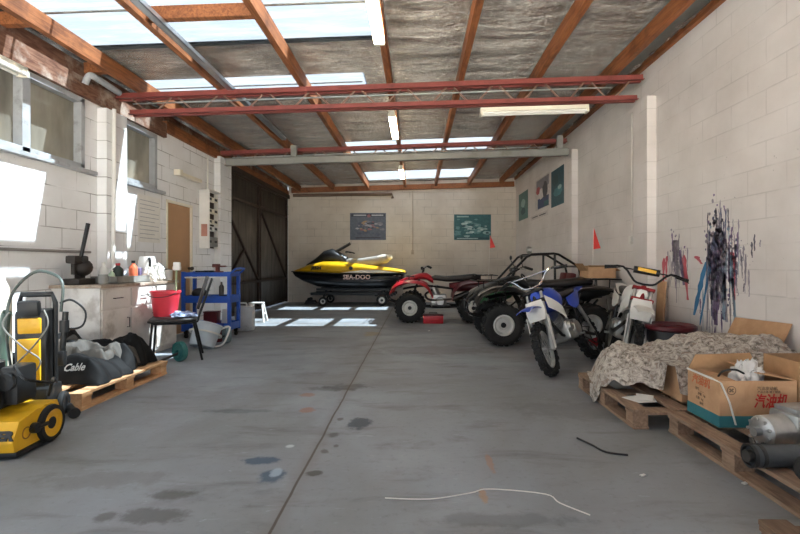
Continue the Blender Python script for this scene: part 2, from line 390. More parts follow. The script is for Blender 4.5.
# wall plates and flashing
struct(MB().box2((XL-.02, Y0, 2.86), (XL+.05, 6.6, 3.06)).build('trim_2', PLATE, smooth_=False))
struct(MB().box2((XL-.1, Y0, 3.0), (XL-.02, YB, 3.24)).build('trim_3', PLATE, smooth_=False))
struct(MB().box2((XL-.02, 6.6, 2.95), (XL+.05, 12.9, 3.1)).build('trim_2', PURLIN, smooth_=False))
struct(MB().box2((XR-.05, Y0, 3.43), (XR-.002, YB, 3.5)).build('trim_4', PURLIN, smooth_=False))
struct(MB().prism([(XR-.05, Y0, 3.5), (XR-.26, Y0, 3.445), (XR-.26, Y0, 3.455), (XR-.05, Y0, 3.51)], (0, YB-Y0, 0)).build('trim_5', mat('flashing', '777b78', .5, .4), smooth_=False))
struct(MB().beam((XL+.1, YB-.05, 3.12), (XR-.06, YB-.05, 3.30), .08, .14, bev=.004).build('trim_6', PURLIN, smooth_=False))
# windows
def window(n, y0, y1, mull):
    fr = MB(); x0, x1 = XL-.12, XL+.015; z0, z1 = WZ; w = .055
    fr.box2((x0, y0, z0), (x1, y0+w, z1), .004); fr.box2((x0, y1-w, z0), (x1, y1, z1), .004)
    fr.box2((x0, y0, z1-w), (x1, y1, z1), .004); fr.box2((x0, y0, z0), (x1, y1, z0+w), .004)
    for q in mull: fr.box2((x0, q-.045, z0), (x1, q+.045, z1), .004)
    fr.box2((x0, y0-.06, z0-.04), (XL+.06, y1+.14, z0), .004)
    o = struct(fr.build('window_%d' % n, FRAMEP, smooth_=False)); e = [y0]+list(mull)+[y1]
    for a, b in zip(e, e[1:]): MB().box2((XL-.075, a+.05, z0+.05), (XL-.068, b-.05, z1-.05)).build('pane', PANE, o, smooth_=False)
window(1, W1[0], W1[1], (3.3, 4.27)); window(2, W2[0], W2[1], ())
# tan door
d = MB().box2((XL-.06, DR[0]+.03, 0.01), (XL-.02, DR[1]-.03, 1.98), .003).build('door_1', mat('tan_door', 'b48a62', .55, 0, .06, 3, dirt='9a7450')); struct(d)
fr = MB(); fr.box2((XL-.1, DR[0], 0), (XL+.012, DR[0]+.035, 2.0)); fr.box2((XL-.1, DR[1]-.035, 0), (XL+.012, DR[1], 2.0)); fr.box2((XL-.1, DR[0], 1.965), (XL+.012, DR[1], 2.0)); fr.build('door_frame', CREAM, d)
MB().cyl((XL-.02, 7.36, 1.0), (XL+.035, 7.36, 1.0), .022).ell((XL+.04, 7.36, 1.0), .03, .03, .03).build('door_knob', STEEL, d)
# dark corrugated sliding door
def corr_mat():
    q = N('dark_corrugated_iron'); v = q.obj(); s = q.n('ShaderNodeSeparateXYZ'); q.l(v, s.inputs[0])
    c = q.ramp(q.noise(q.scale(v, (1, 3, .5)), 2.5, 5, .6), [(.3, lin('4a443e')), (.7, lin('6d655c'))])
    q.l(c, q.b.inputs['Base Color']); q.b.inputs['Roughness'].default_value = .6; q.b.inputs['Metallic'].default_value = .25; return q.m
CORR = corr_mat(); RUST = mat('rusty_door_frame', '3a2c25', .65, .2, .2, 7)
bm = MB(); gr = []
n_ = 420
for i in range(n_+1):
    y = SD[0]+(SD[1]-SD[0])*i/n_; gr.append([(XL-.06+.011*math.sin(2*PI*y/.09), y, z) for z in (.03, 2.9)])
bm.sheet(gr, .003); d2 = bm.build('door_2', CORR, ang=180); struct(d2)
fr = MB(); x = XL-.02
for y in (8.8, 10.62, 10.72, 12.9): fr.beam((x, y, .03), (x, y, 2.9), .05, .05)
for z in (.08, .68, 2.37, 2.86): fr.beam((x, 8.8, z), (x, 12.9, z), .045, .05)
fr.beam((x, 8.85, 2.1), (x, 10.6, .72), .045, .04); fr.beam((x, 10.75, 2.34), (x, 12.85, .72), .045, .04); fr.beam((x, 8.85, .72), (x, 9.7, 1.35), .045, .04)
fr.build('door_frame', RUST, d2, smooth_=False)
MB().beam((XL+.03, 8.7, 2.93), (XL+.03, 12.95, 2.93), .06, .1).build('door_track', RUST, d2)
# ------------------------------------------------------------------ purlins, trusses, beam
PX = [(-3.27, 'timber purlin nearest the left wall, side lit orange by the skylight'), (-2.33, 'timber purlin carrying the long bright galvanised channel on its right'),
      (-1.36, 'timber purlin crossing the middle of the large front skylight'), (-.33, 'timber purlin at the end of the front skylight, with strip lights screwed under it'),
      (.52, 'timber purlin in the foil roof, next right of the row of strip lights'), (1.44, 'timber purlin in the foil roof above the sideways strip light'),
      (2.33, 'timber purlin half hidden in shade beside the right wall flashing')]
for x, lb in PX:
    o = MB().box2((x-.032, Y0, zr(x)-.185), (x+.032, YB-.02, zr(x)-.03), .003).build('timber_purlin', PURLIN, smooth_=False); tag(o, lb, 'purlin', 'roof purlins')
for a, b, y, lb in ((-2.3, -1.39, 4.0, 'short timber nogging across the front skylight between two purlins'), (-3.56, -3.3, 4.0, 'short timber nogging at the left wall under the skylight'),
                    (-3.56, -3.3, 5.0, 'short dark timber nogging by the left wall near the first truss')):
    o = MB().beam((a, y, zr(a)-.1), (b, y, zr(b)-.1), .07, .11, bev=.003).build('timber_nogging', PURLIN, smooth_=False); tag(o, lb, 'nogging', 'noggings between purlins')
def truss(y, lb, xa, xb, dl):
    zt = lambda x: zr(x)-.187; zl = lambda x: zt(x)-dl-.008*(x-xa)
    t = empty('roof_truss', lb, 'truss', (0, y, 0), 0, 'steel roof trusses')
    u = MB()
    for s in (-1, 1):
        u.beam((xa-.1, s*.028, zt(xa)-.035), (xb+.05, s*.028, zt(xb)-.035), .008, .07); u.beam((xa-.1, s*.045, zt(xa)-.066), (xb+.05, s*.045, zt(xb)-.066), .045, .008)
    u.build('upper_chord', REDST, t, smooth_=False); u = MB()
    for s in (-1, 1):
        u.beam((xa+.08, s*.028, zl(xa)), (xb-.02, s*.028, zl(xb)), .008, .06); u.beam((xa+.08, s*.045, zl(xa)-.026), (xb-.02, s*.045, zl(xb)-.026), .045, .008)
    u.build('lower_chord', REDST, t, smooth_=False); n = 11; w = (xb-xa-.1)/n
    for i in range(n):
        a = xa+.05+i*w; m_ = a+w/2
        pts = [(a+.04, 0, zt(a)-.06), (m_-.04, 0, zl(m_)), (m_+.04, 0, zl(m_)), (a+w-.04, 0, zt(a+w)-.06)]
        MB().tube(pts, .011, 6).build('web_rod', ROD, t)
    MB().beam((xa+.1, 0, zl(xa)+.11), (xb-.3, 0, zl(xb)+.13), .02, .012).build('tie_strip', GALV, t)
    return t
truss(5.52, 'red oxide open web roof truss nearest the front, strip light hung below it', -3.47, 2.62, .225)
truss(8.32, 'red oxide open web roof truss further back above the grey steel beam', -3.4, 2.62, .225)
t = empty('steel_beam', 'grey painted steel beam spanning the garage below the far truss', 'steel beam', (0, 8.05, 0))
a, b = Vector((-3.32, 0, 2.83)), Vector((2.62, 0, 3.01)); u = MB()
u.beam(a, b, .01, .12); u.beam(a+Vector((0,0,.056)), b+Vector((0,0,.056)), .09, .01); u.beam(a-Vector((0,0,.056)), b-Vector((0,0,.056)), .09, .01); u.build('beam_web', GREYST, t, smooth_=False)
for x in (-2.13, 2.47): MB().box2((x-.05, -.03, 2.83+(x+3.32)*.03+.055), (x+.05, .03, zr(x)-.2)).build('hanger_post', GREYST, t)
# galvanised channel beside the second purlin
x = -2.2; u = MB()
for q0, q1 in (((-.035, 0), (.035, .006)), ((-.035, 0), (-.03, .045)), ((.03, 0), (.035, .045))): u.box2((x+q0[0], -.9, zr(x)-.2+q0[1]), (x+q1[0], 7.7, zr(x)-.2+q1[1]))
tag(u.build('metal_channel', GALV, smooth_=False), 'long bright galvanised steel channel fixed beside a purlin under the skylight', 'metal channel')
# strip lights
def glow_mat():
    q = N('lit_tube'); q.b.inputs['Base Color'].default_value = (.9,.87,.8,1); q.b.inputs['Emission Color'].default_value = (1,.86,.62,1); q.b.inputs['Emission Strength'].default_value = 13; return q.m
TUBE = glow_mat()
def strip(p0, p1, lb, lit=False):
    p0 = Vector(p0); p1 = Vector(p1); c = (p0+p1)/2; t = empty('strip_light', lb, 'strip light', c, 0, 'fluorescent strip lights'); d = p1-p0; n = d.normalized()
    sd = n.cross(Vector((0,0,1))).normalized(); a, b = -d/2, d/2
    MB().beam(a, b, .075, .05, bev=.006).build('batten', CREAM, t)
    for s in (-1, 1): MB().cyl(a+sd*s*.036+n*.03+Vector((0,0,-.045)), b+sd*s*.036-n*.03+Vector((0,0,-.045)), .014, n=10).build('tube', TUBE if lit else mat('white_tube', 'f3f1ea', .25, 0, .02), t)
    for e in (a+n*.015, b-n*.015): MB().box(e+Vector((0,0,-.04)), (.1 if abs(n.y) > .5 else .03, .03 if abs(n.y) > .5 else .1, .05), bev=.004).build('lamp_holder', CREAM, t)
xx = -.35
for y0, y1, lb in ((3.1, 4.34, 'cream strip light at the front end of the middle purlin'), (6.42, 7.62, 'cream strip light on the middle purlin between the two trusses'), (10.0, 11.2, 'cream strip light on the middle purlin beyond the grey beam')):
    strip((xx, y0, zr(xx)-.215), (xx, y1, zr(xx)-.215), lb, True)
strip((.74, 5.44, 2.865), (2.0, 5.44, 2.905), 'cream strip light hung sideways along the front truss')
strip((XL+.12, 2.9, 2.78), (XL+.12, 4.12, 2.78), 'white strip light along the left wall over the window')
# ------------------------------------------------------------------ light, camera, view
w = bpy.data.worlds.new('sky'); sc.world = w; w.use_nodes = True; wt = w.node_tree; bg = wt.nodes['Background']
st = wt.nodes.new('ShaderNodeTexSky'); st.sky_type = 'HOSEK_WILKIE'; st.sun_direction = Vector((.62, .2, 1)).normalized(); st.turbidity = 3.5; st.ground_albedo = .4
hs = wt.nodes.new('ShaderNodeHueSaturation'); hs.inputs['Saturation'].default_value = .55; wt.links.new(st.outputs[0], hs.inputs['Color']); wt.links.new(hs.outputs[0], bg.inputs[0]); bg.inputs[1].default_value = 1.75
sun = bpy.data.lights.new('sun', 'SUN'); sun.energy = 40.0; sun.color = (1,.95,.86); sun.angle = R(.6); so = bpy.data.objects.new('sun', sun); COL.objects.link(so)
so.rotation_euler = Vector((-.62, -.2, -1)).to_track_quat('-Z', 'Y').to_euler(); so.location = (6, 5, 12)
cam = bpy.data.cameras.new('camera'); cam.sensor_width = 36; cam.lens = 36*F/800; cam.shift_x = -(CX-400)/800; cam.shift_y = -(267-CY)/800; cam.clip_start = .05
co = bpy.data.objects.new('camera', cam); COL.objects.link(co); co.location = (0, 0, EYE); co.rotation_euler = (R(90), 0, 0); sc.camera = co
sc.view_settings.view_transform = 'Standard'; sc.view_settings.look = 'None'; sc.view_settings.gamma = 1; sc.view_settings.exposure = 1.65
sc.cycles.max_bounces = 10; sc.cycles.diffuse_bounces = 6; sc.cycles.transparent_max_bounces = 12; sc.cycles.sample_clamp_indirect = 6
# ================================================================== vehicles
def G(px, py, z=0.0):
    y = F*(EYE-z)/(py-CY); return Vector(((px-CX)*y/F, y, z))
def wheel(par, c, r, w, rr, rim, ax=(0,1,0), lugs=0, dish=1, spokes=0, lugm=None):
    """tyre with tread blocks, its rim a sub-part"""
    c = Vector(c); ax = Vector(ax).normalized(); k = MB(); s = w/2
    k.lathe([(rr-.004, -s*.62), (rr+.012, -s*.9), ((rr+r)/2, -s*1.02), (r-.035, -s*.98), (r-.012, -s*.8), (r-.006, 0), (r-.012, s*.8), (r-.035, s*.98), ((rr+r)/2, s*1.02), (rr+.012, s*.9), (rr-.004, s*.62)], c, ax, 32, True)
    _, a, b = k.frame(ax)
    for i in range(lugs):
        t = 2*PI*i/lugs; u = a*math.cos(t)+b*math.sin(t); v = ax.cross(u)
        rows = ((-.82, .55), (-.3, .5), (.3, .5), (.82, .55)) if i % 2 == 0 else ((-.6, .6), (0, .5), (.6, .6))
        for q, g in rows:
            p = c+u*(r-.004-(.012 if abs(q) > .7 else 0))+ax*(s*q); M = Matrix((ax, v, u)).transposed().to_4x4(); M.translation = p
            bb = bmesh.new(); bmesh.ops.create_cube(bb, size=1.0)
            for z in bb.verts: z.co = Vector((z.co.x*s*.42, z.co.y*2*PI*r/lugs*.55, z.co.z*.02))
            bb.transform(M); k.join(bb)
    o = k.build('wheel', RUBBER, par, ang=45); q = MB()
    for sd in (-1, 1) if not spokes else ():
        f = sd
        q.lathe([(rr+.004, f*s*.7), (rr+.004, f*s*.86), (rr-.012, f*s*.9), (rr-.02, f*s*.74), (rr*.82, f*s*.62), (rr*.72, f*s*.5), (rr*.6, f*s*.56), (rr*.45, f*s*.58), (rr*.42, f*s*.44), (.002, f*s*.44)], c, ax, 28)
    if spokes:
        q.lathe([(rr-.012, -s*.5), (rr+.004, -s*.55), (rr+.004, s*.55), (rr-.012, s*.5)], c, ax, 32, True)
        q.cyl(c-ax*s*.7, c+ax*s*.7, .03, n=14)
        for i in range(spokes):
            t = 2*PI*i/spokes; u = a*math.cos(t)+b*math.sin(t); sg = 1 if i % 2 else -1; t2 = t+.35*(1 if i % 4 < 2 else -1); u2 = a*math.cos(t2)+b*math.sin(t2)
            q.cyl(c+u*.028+ax*s*.55*sg, c+u2*(rr-.008), .0022, n=4, cap=False)
    ro = q.build('rim', rim, o)
    if not spokes: MB().cyl(c-ax*s*.6, c+ax*s*.6, .035, n=14).build('hub', BLKM, o)
    return o
def arch(path, ya, yb, t, droop=.0, n=7):
    """fender shell: path of (x, z) swept across y"""
    pts = smooth([Vector((x, 0, z)) for x, z in path], 4); g = []
    for p in pts: g.append([(p.x, ya+(yb-ya)*j/(n-1), p.z-droop*abs(2*j/(n-1)-1)**3) for j in range(n)])
    return g
def make_atv(lb, loc, rz, grp, front, rear, rimm, eng, seat_m, flag=None, stripe=None, mirrors=False, sx=1.0):
    t = empty('quad_bike', lb, 'quad bike', loc, rz, grp); ax = .575; r = .272
    for x in (ax, -ax):
        for s in (1, -1): wheel(t, (x, s*.37, r), r, .2 if x > 0 else .24, .135, rimm, (0, s, 0), 22)
    u = MB()
    for s in (1, -1):
        u.tube([(.78, s*.12, .42), (.5, s*.13, .3), (.0, s*.13, .26), (-.5, s*.12, .32), (-.8, s*.12, .58)], .018, 8, 4)
        u.tube([(.72, s*.11, .6), (.3, s*.12, .66), (-.3, s*.12, .6), (-.85, s*.12, .62)], .016, 8, 4)
        u.tube([(.5, s*.1, .62), (.45, s*.12, .28)], .015); u.tube([(-.2, s*.11, .62), (-.3, s*.12, .28)], .015)
        for x in (.66, .48): u.tube([(x, s*.12, .3), (ax, s*.3, r)], .014)
    u.tube([(-ax, -.3, r), (-ax, .3, r)], .025); u.tube([(-.15, .06, .3), (-ax, .06, r)], .03); u.tube([(ax-.02, -.3, r+.02), (ax-.02, .3, r+.02)], .012)
    u.build('chassis', BLKM, t)
    for x, dx in ((ax, -.1), (-ax, .1)):
        for s in (1, -1):
            k = MB(); a = Vector((x, s*.25, r+.03)); b = Vector((x+dx, s*.14, .66)); k.cyl(a, b, .014)
            hx = [a.lerp(b, .25+.5*i/60)+Vector((.034*math.cos(i*.62), .034*math.sin(i*.62), 0)) for i in range(61)]; k.tube(hx, .006, 5); k.build('shock_absorber', BLKM, t)
    k = MB(); k.box((.05, 0, .38), (.3, .3, .24), bev=.04); k.cyl((.08, .0, .44), (.16, 0, .66), .075, .07, 18)
    for i in range(7): p = Vector((.09, 0, .47)).lerp(Vector((.155, 0, .64)), i/6); k.cyl(p, p+Vector((.003, 0, .01)), .1, n=18)
    for s in (1, -1): k.lathe([(.002, .04), (.07, .04), (.085, .025), (.09, 0)], (.02, s*.145, .37), (0, s, 0), 20); k.lathe([(.002, .03), (.05, .03), (.06, .015), (.06, 0)], (.14, s*.145, .39), (0, s, 0), 18)
    k.build('engine', eng, t)
    k = MB(); k.tube([(.17, .06, .58), (.3, .14, .5), (.2, .17, .4), (-.2, .17, .42)], .02, 8, 5); k.cyl((-.2, .18, .42), (-.55, .17, .56), .05, n=14); k.build('exhaust', STEEL, t)
    # plastics
    k = MB()
    for s in (1, -1): k.sheet(arch([(.93, .56), (.86, .68), (.68, .76), (.45, .76), (.27, .68), (.16, .5)], s*.17, s*.5, .012, .05), .012*s)
    k.stations([(.9, .62, .1, .03, 3), (.84, .68, .17, .06, 3), (.65, .76, .19, .07, 2.6), (.42, .84, .15, .06, 2.4), (.28, .84, .1, .07, 2.3), (.15, .76, .09, .06, 2.2)], 18)
    k.build('front_fender', front, t, ang=50)
    k = MB(); k.sheet(arch([(-.98, .68), (-.9, .74), (-.65, .77), (-.38, .73), (-.24, .6), (-.2, .46)], -.48, .48, .012, .05, 11), -.012)
    k.stations([(-.92, .70, .25, .06, 3), (-.6, .66, .28, .11, 3), (-.3, .64, .2, .09, 3), (-.15, .66, .1, .05, 2.5)], 16)
    k.build('rear_fender', rear, t, ang=50)
    if stripe:
        k = MB()
        for s in (1, -1): k.sheet(arch([(.9, .655), (.86, .69), (.68, .768), (.45, .768), (.28, .69)], s*.40, s*.46, .012, 0, 3), .006*s); k.sheet(arch([(-.92, .742), (-.65, .772), (-.4, .742)], s*.4, s*.45, .012, 0, 3), .006*s)
        k.build('fender_stripe', stripe, t, label='pale stripe along the fenders')
    k = MB(); k.stations([(.2, .8, .06, .03, 2.4), (.12, .81, .1, .05, 2.6), (-.1, .79, .13, .055, 2.8), (-.35, .80, .15, .06, 2.8), (-.62, .83, .15, .06, 2.8), (-.74, .82, .1, .04, 2.4)], 18); k.build('seat', seat_m, t, ang=50)
    k = MB(); k.tube([(.5, 0, .6), (.33, 0, .96)], .02); k.tube([(.2, .38, 1.0), (.26, .24, 1.03), (.35, .1, .97), (.35, -.1, .97), (.26, -.24, 1.03), (.2, -.38, 1.0)], .012, 8, 4); k.box((.35, 0, .99), (.08, .16, .06), bev=.015)
    hb = k.build('handlebar', BLKM, t)
    for s in (1, -1):
        MB().cyl((.25, s*.27, 1.025), (.195, s*.4, .998), .018, n=12).build('grip', RUBBER, hb); MB().tube([(.27, s*.24, 1.02), (.33, s*.3, 1.01), (.27, s*.4, .99)], .005, 6, 3).build('brake_lever', ALU, hb)
    if mirrors:
        for s in (1, -1):
            k = MB(); k.tube([(.27, s*.22, 1.02), (.31, s*.3, 1.12)], .006, 6); k.ell((.31, s*.31, 1.16), .015, .05, .035); k.build('mirror', BLACK, hb)
    for s in (1, -1):
        k = MB(); k.lathe([(.002, .03), (.04, .03), (.045, .01), (.04, -.04), (.002, -.05)], (.82, s*.1, .66), (1, 0, .15), 16); k.build('headlight', mat('lamp_glass', 'c9ccc8', .15, .2), t)
    k = MB()
    for s in (1, -1): k.tube([(.78, s*.13, .34), (.98, s*.13, .4), (1.0, s*.13, .56), (.88, s*.13, .66)], .014, 8, 3)
    for z, x in ((.4, .985), (.56, 1.0)): k.tube([(x, -.22, z), (x, .22, z)], .014)
    k.build('front_bumper', BLKM, t)
    for nm, xs, z in (('front_rack', (.5, .6, .7, .8, .9), .84), ('rear_rack', (-.62, -.72, -.82, -.92, -1.02), .86)):
        k = MB(); k.tube([(xs[0], -.3, z), (xs[0], .3, z), (xs[-1], .34, z), (xs[-1], -.34, z)], .009, 6, 0, True)
        for x in xs[1:-1]: k.tube([(x, -.32, z), (x, .32, z)], .007, 6)
        for s in (1, -1): k.tube([(xs[1], s*.22, z), (xs[1], s*.2, z-.14)], .008, 6); k.tube([(xs[-2], s*.22, z), (xs[-2], s*.2, z-.13)], .008, 6)
        k.build(nm, BLKM, t)
    MB().box((-.97, 0, .72), (.03, .14, .05), bev=.01).build('tail_light', mat('tail_lamp', '9d2222', .25), t)
    for s in (1, -1): MB().box((-.0, s*.24, .3), (.34, .14, .02), bev=.006).build('foot_peg', BLKM, t)
    if flag:
        fx, fy, z0, z1 = flag; MB().cyl((fx, fy, .74), (fx-.03, fy, z1), .004, n=6).build('flag_pole', WHITE, t)
        k = MB(); k.prism([(fx-.03, fy, z1), (fx-.028, fy, z0), (fx-.125, fy+.01, z0+.015)], (0, .004, 0)); k.build('flag', mat('red_flag_cloth', 'd63a34', .7), t, label='red pennant')
    return t
make_atv('red sporty quad bike with white rims beside the jet ski', (.46, 8.83, 0), PI-.04, 'quad bikes', RED, MAROON, RIMW, ALU, CHAR, flag=(-.86, .28, 1.36, 1.60))
make_atv('black quad bike with white rims and a cardboard box on its rear rack', (1.69, 6.5, 0), PI+.03, 'quad bikes', BLACK, BLACK, RIMW, STEEL, CHAR, flag=(-.80, -.1, 1.28, 1.59), stripe=mat('fender_stripe_grey', '8a817a', .4), mirrors=True)
b = MB().box((0, 0, .06), (.36, .3, .14), (0, 0, .1), bev=.004)
t = empty('cardboard_box', 'small torn brown cardboard box on the rear rack of the black quad', 'box', (2.5, 6.44, .877), .06)
k = MB(); k.box((0, -.14, .075), (.38, .006, .15)); k.box((0, .14, .07), (.38, .006, .14)); k.box((-.19, 0, .085), (.006, .28, .17)); k.box((.19, 0, .06), (.006, .28, .12)); k.box((0, 0, .004), (.38, .28, .006)); k.build('box_body', TANB, t, smooth_=False); b.bm.free()
k = MB(); k.box((-.235, -.0, .15), (.12, .27, .005), (0, .95, 0)); k.box((.05, .17, .14), (.25, .1, .005), (-.7, 0, 0)); k.box((.25, 0, .11), (.13, .26, .005), (0, .45, 0)); k.build('box_flap', TANB2, t, smooth_=False)
# red toolbox under the red quad
t = empty('toolbox', 'small red box on the floor under the red quad', 'box', (.29, 8.42, 0)); k = MB(); k.box((0, 0, .07), (.36, .2, .14), bev=.012); k.build('box_body', RED, t); MB().box((0, 0, .152), (.37, .21, .025), bev=.008).build('lid', MAROON, t)
MB().tube([(-.07, 0, .162), (-.07, 0, .19), (.07, 0, .19), (.07, 0, .162)], .007).build('handle', BLACK, t)
# ------------------------------------------------------------------ dune buggy
t = empty('dune_buggy', 'black tube framed buggy with a roll cage and green nose behind the black quad', 'buggy', (1.96, 7.62, 0), PI)
k = MB()
for s in (1, -1):
    k.tube([(.62, s*.27, .78), (.24, s*.32, 1.18), (.16, s*.33, 1.22), (-.18, s*.33, 1.235), (-.26, s*.33, 1.22), (-.54, s*.33, 1.05), (-.58, s*.33, 1.0), (-.66, s*.33, .62)], .019, 8)
    k.tube([(-.2, s*.33, 1.235), (-.2, s*.35, .4)], .019); k.tube([(-.66, s*.33, .62), (-.64, s*.3, .3), (.7, s*.28, .26), (.72, s*.26, .6), (.62, s*.27, .78)], .019); k.tube([(.35, s*.35, .36), (.1, s*.36, .56), (-.2, s*.36, .58), (-.66, s*.33, .62)], .017)
for x, z in ((.2, 1.2), (-.2, 1.235), (-.56, 1.03), (-.66, .62), (.62, .78), (.71, .4), (-.64, .32)): k.tube([(x, -.31, z), (x, .31, z)], .017)
k.tube([(.55, -.25, .3), (.8, -.5, .24)], .014); k.tube([(.55, .25, .3), (.8, .5, .24)], .014)
k.build('roll_cage', BLKM, t)
for x, yy in ((.78, .42), (-.38, .44)):
    for s in (1, -1): wheel(t, (x-.05, s*yy, .23), .23, .16 if x > 0 else .22, .12, BLKM, (0, s, 0), 18)
k = MB(); k.stations([(.95, .42, .1, .06, 3), (.82, .5, .2, .12, 3), (.62, .6, .25, .15, 3), (.45, .66, .26, .14, 3)], 16); k.build('nose_panel', GREEN, t, ang=50)
for s in (1, -1):
    k = MB(); k.box((-.28, s*.16, .42), (.36, .26, .09), bev=.03); k.box((-.47, s*.16, .68), (.09, .26, .5), (0, -.2, 0), bev=.03); k.build('seat', mat('maroon_seat', '6b2a2a', .6, 0, .15), t)
k = MB(); k.lathe([(.15+.012*math.cos(a*PI/4), .012*math.sin(a*PI/4)) for a in range(8)], (.2, .16, .78), (-.8, 0, .5), 24, True); k.cyl((.5, .16, .6), (.2, .16, .78), .012); k.cyl((.2, .02, .78), (.2, .3, .78), .009); k.build('steering_wheel', BLACK, t)
k = MB(); k.box((-.56, 0, .3), (.2, .34, .2), bev=.03); k.cyl((-.56, -.1, .42), (-.56, .1, .42), .08, n=18); k.build('engine', STEEL, t)
k = MB(); k.lathe([(.002, .04), (.05, .04), (.06, .02), (.05, -.03), (.002, -.045)], (.18, .25, 1.29), (1, 0, 0), 18); k.cyl((.18, .25, 1.22), (.18, .25, 1.26), .01); k.build('headlight', ALU, t)
# ------------------------------------------------------------------ dirt bikes
def make_bike(lb, loc, rz, lean, tank, fender, side, plate, clamp, pad, steer=0.0, wb=1.08, r=.25, redhub=None, bar_m=CHROME, seat_m=CHAR, hbh=.0):
    t = empty('dirt_bike', lb, 'dirt bike', loc, 0, 'dirt bikes', rot=(lean, 0, rz)); fx, rx = wb/2, -wb/2
    piv = Vector((fx-.17, 0, .78)); axs = Vector((-.36, 0, .93)).normalized(); SM = Matrix.Translation(piv) @ Matrix.Rotation(steer, 4, axs) @ Matrix.Translation(-piv)
    sv = lambda p: SM @ Vector(p); wax = (SM.to_3x3() @ Vector((0,1,0)))
    wheel(t, sv((fx, 0, r)), r, .08, r-.065, ALU, wax, 26, spokes=28); wheel(t, (rx, 0, r), r, .1, r-.075, ALU, (0,1,0), 24, spokes=28)
    k = MB()
    for s in (1, -1):
        k.cyl(sv((fx, s*.075, r-.02)), sv((fx-.12, s*.075, .56)), .024); k.cyl(sv((fx-.12, s*.075, .54)), sv((fx-.235, s*.075, .84)), .017); 
    k.cyl(sv((fx, -.09, r)), sv((fx, .09, r)), .01); fk = k.build('fork', ALU, t)
    k = MB(); 
    for a, z in ((-.185, .72), (-.225, .83)): k.box(sv((fx+a, 0, z)), (.07, .21, .03), (0, -.36, steer), bev=.01)
    k.cyl(sv((fx-.2, 0, .70)), sv((fx-.245, 0, .86)), .025); k.build('triple_clamp', clamp, t)
    k = MB()
    for s in (1, -1):
        k.prism([sv((fx+.005, s*.1, r-.01)), sv((fx-.035, s*.1, r)), sv((fx-.13, s*.1, .56)), sv((fx-.06, s*.1, .58))], wax*(.008*s))
    k.build('fork_guard', side, t)
    k = MB(); hx = fx-.25
    k.tube([sv(p) for p in ((hx-.09, .38, .99+hbh), (hx-.03, .22, 1.02+hbh), (hx+.0, .1, .9), (hx, .03, .88), (hx, -.03, .88), (hx, -.1, .9), (hx-.03, -.22, 1.02+hbh), (hx-.09, -.38, .99+hbh))], .011, 8, 3)
    k.tube([sv((hx-.03, .2, 1.01+hbh)), sv((hx-.03, -.2, 1.01+hbh))], .007); hb = k.build('handlebar', bar_m, t)
    for s in (1, -1):
        MB().cyl(sv((hx-.065, s*.28, 1.01+hbh)), sv((hx-.092, s*.39, .99+hbh)), .018, n=12).build('grip', RUBBER, hb); MB().tube([sv((hx-.04, s*.24, 1.01+hbh)), sv((hx+.03, s*.28, 1.0+hbh)), sv((hx-.03, s*.39, .97+hbh))], .005, 6, 3).build('brake_lever', BLKM, hb)
    if pad:
        q = MB().cyl(sv((hx-.03, .12, 1.012+hbh)), sv((hx-.03, -.12, 1.012+hbh)), .036, n=14).build('bar_pad', BLACK, hb)
        MB().box(sv((hx+.002, 0, 1.02+hbh)), (.012, .17, .035), (0, 0, steer), bev=.003).build('pad_label', YEL, q)
    k = MB(); k.sheet([[sv((fx+.30-.5*i/8, (j/4-.5)*(.13+.03*math.sin(PI*i/8)), .62+.055*math.sin(PI*(i+1)/10)-.02*abs(j/2-1)**2)) for j in range(5)] for i in range(9)], .006); k.build('front_fender', fender, t)
    k = MB(); k.sheet([[sv((fx-.03-.06*i/5, (j/4-.5)*(.2-.06*abs(i/5-.5)), .53+.2*i/5)) + Vector((-.02*(j/2-1)**2, 0, 0)) for j in range(5)] for i in range(6)], -.008); k.build('number_plate', plate, t)
    k = MB()
    for s in (1, -1):
        k.tube([(fx-.24, s*.02, .8), (fx-.5, s*.1, .62), (fx-.85, s*.1, .6), (rx-.05, s*.09, .74)], .015, 8, 4); k.tube([(fx-.24, 0, .7), (fx-.36, s*.05, .34), (-.2, s*.09, .3), (-.25, s*.1, .6)], .016, 8, 3); k.tube([(-.2, s*.08, .33), (rx, s*.08, r)], .018)
    k.build('chassis', BLKM, t)
    k = MB()
    for s in (1, -1): k.cyl((rx+.02, s*.1, r+.03), (rx+.2, s*.11, .66), .013); k.cyl((rx+.08, s*.103, r+.17), (rx+.18, s*.11, .6), .022)
    k.build('shock_absorber', ALU, t)
    k = MB(); k.box((0, 0, .37), (.3, .25, .2), bev=.04); k.cyl((.06, 0, .4), (.19, 0, .54), .08, .075, 16)
    for i in range(7): p = Vector((.08, 0, .42)).lerp(Vector((.18, 0, .53)), i/6); k.cyl(p, p+Vector((.006, 0, .008)), .1, n=16)
    for s in (1, -1): k.lathe([(.002, .035), (.07, .035), (.085, .02), (.09, 0)], (-.03, s*.12, .37), (0, s, 0), 20); k.lathe([(.002, .03), (.045, .03), (.055, 0)], (.09, s*.12, .40), (0, s, 0), 16)
    k.cyl((-.02, .1, .3), (-.02, .2, .29), .012); k.cyl((-.02, -.1, .3), (-.02, -.2, .29), .012); k.build('engine', ALU, t)
    k = MB(); k.tube([(.18, -.03, .5), (.27, -.1, .44), (.1, -.14, .34), (-.15, -.13, .4), (-.25, -.13, .5)], .017, 8, 4); k.cyl((-.25, -.13, .5), (-.56, -.13, .62), .042, n=14); k.build('exhaust', STEEL, t)
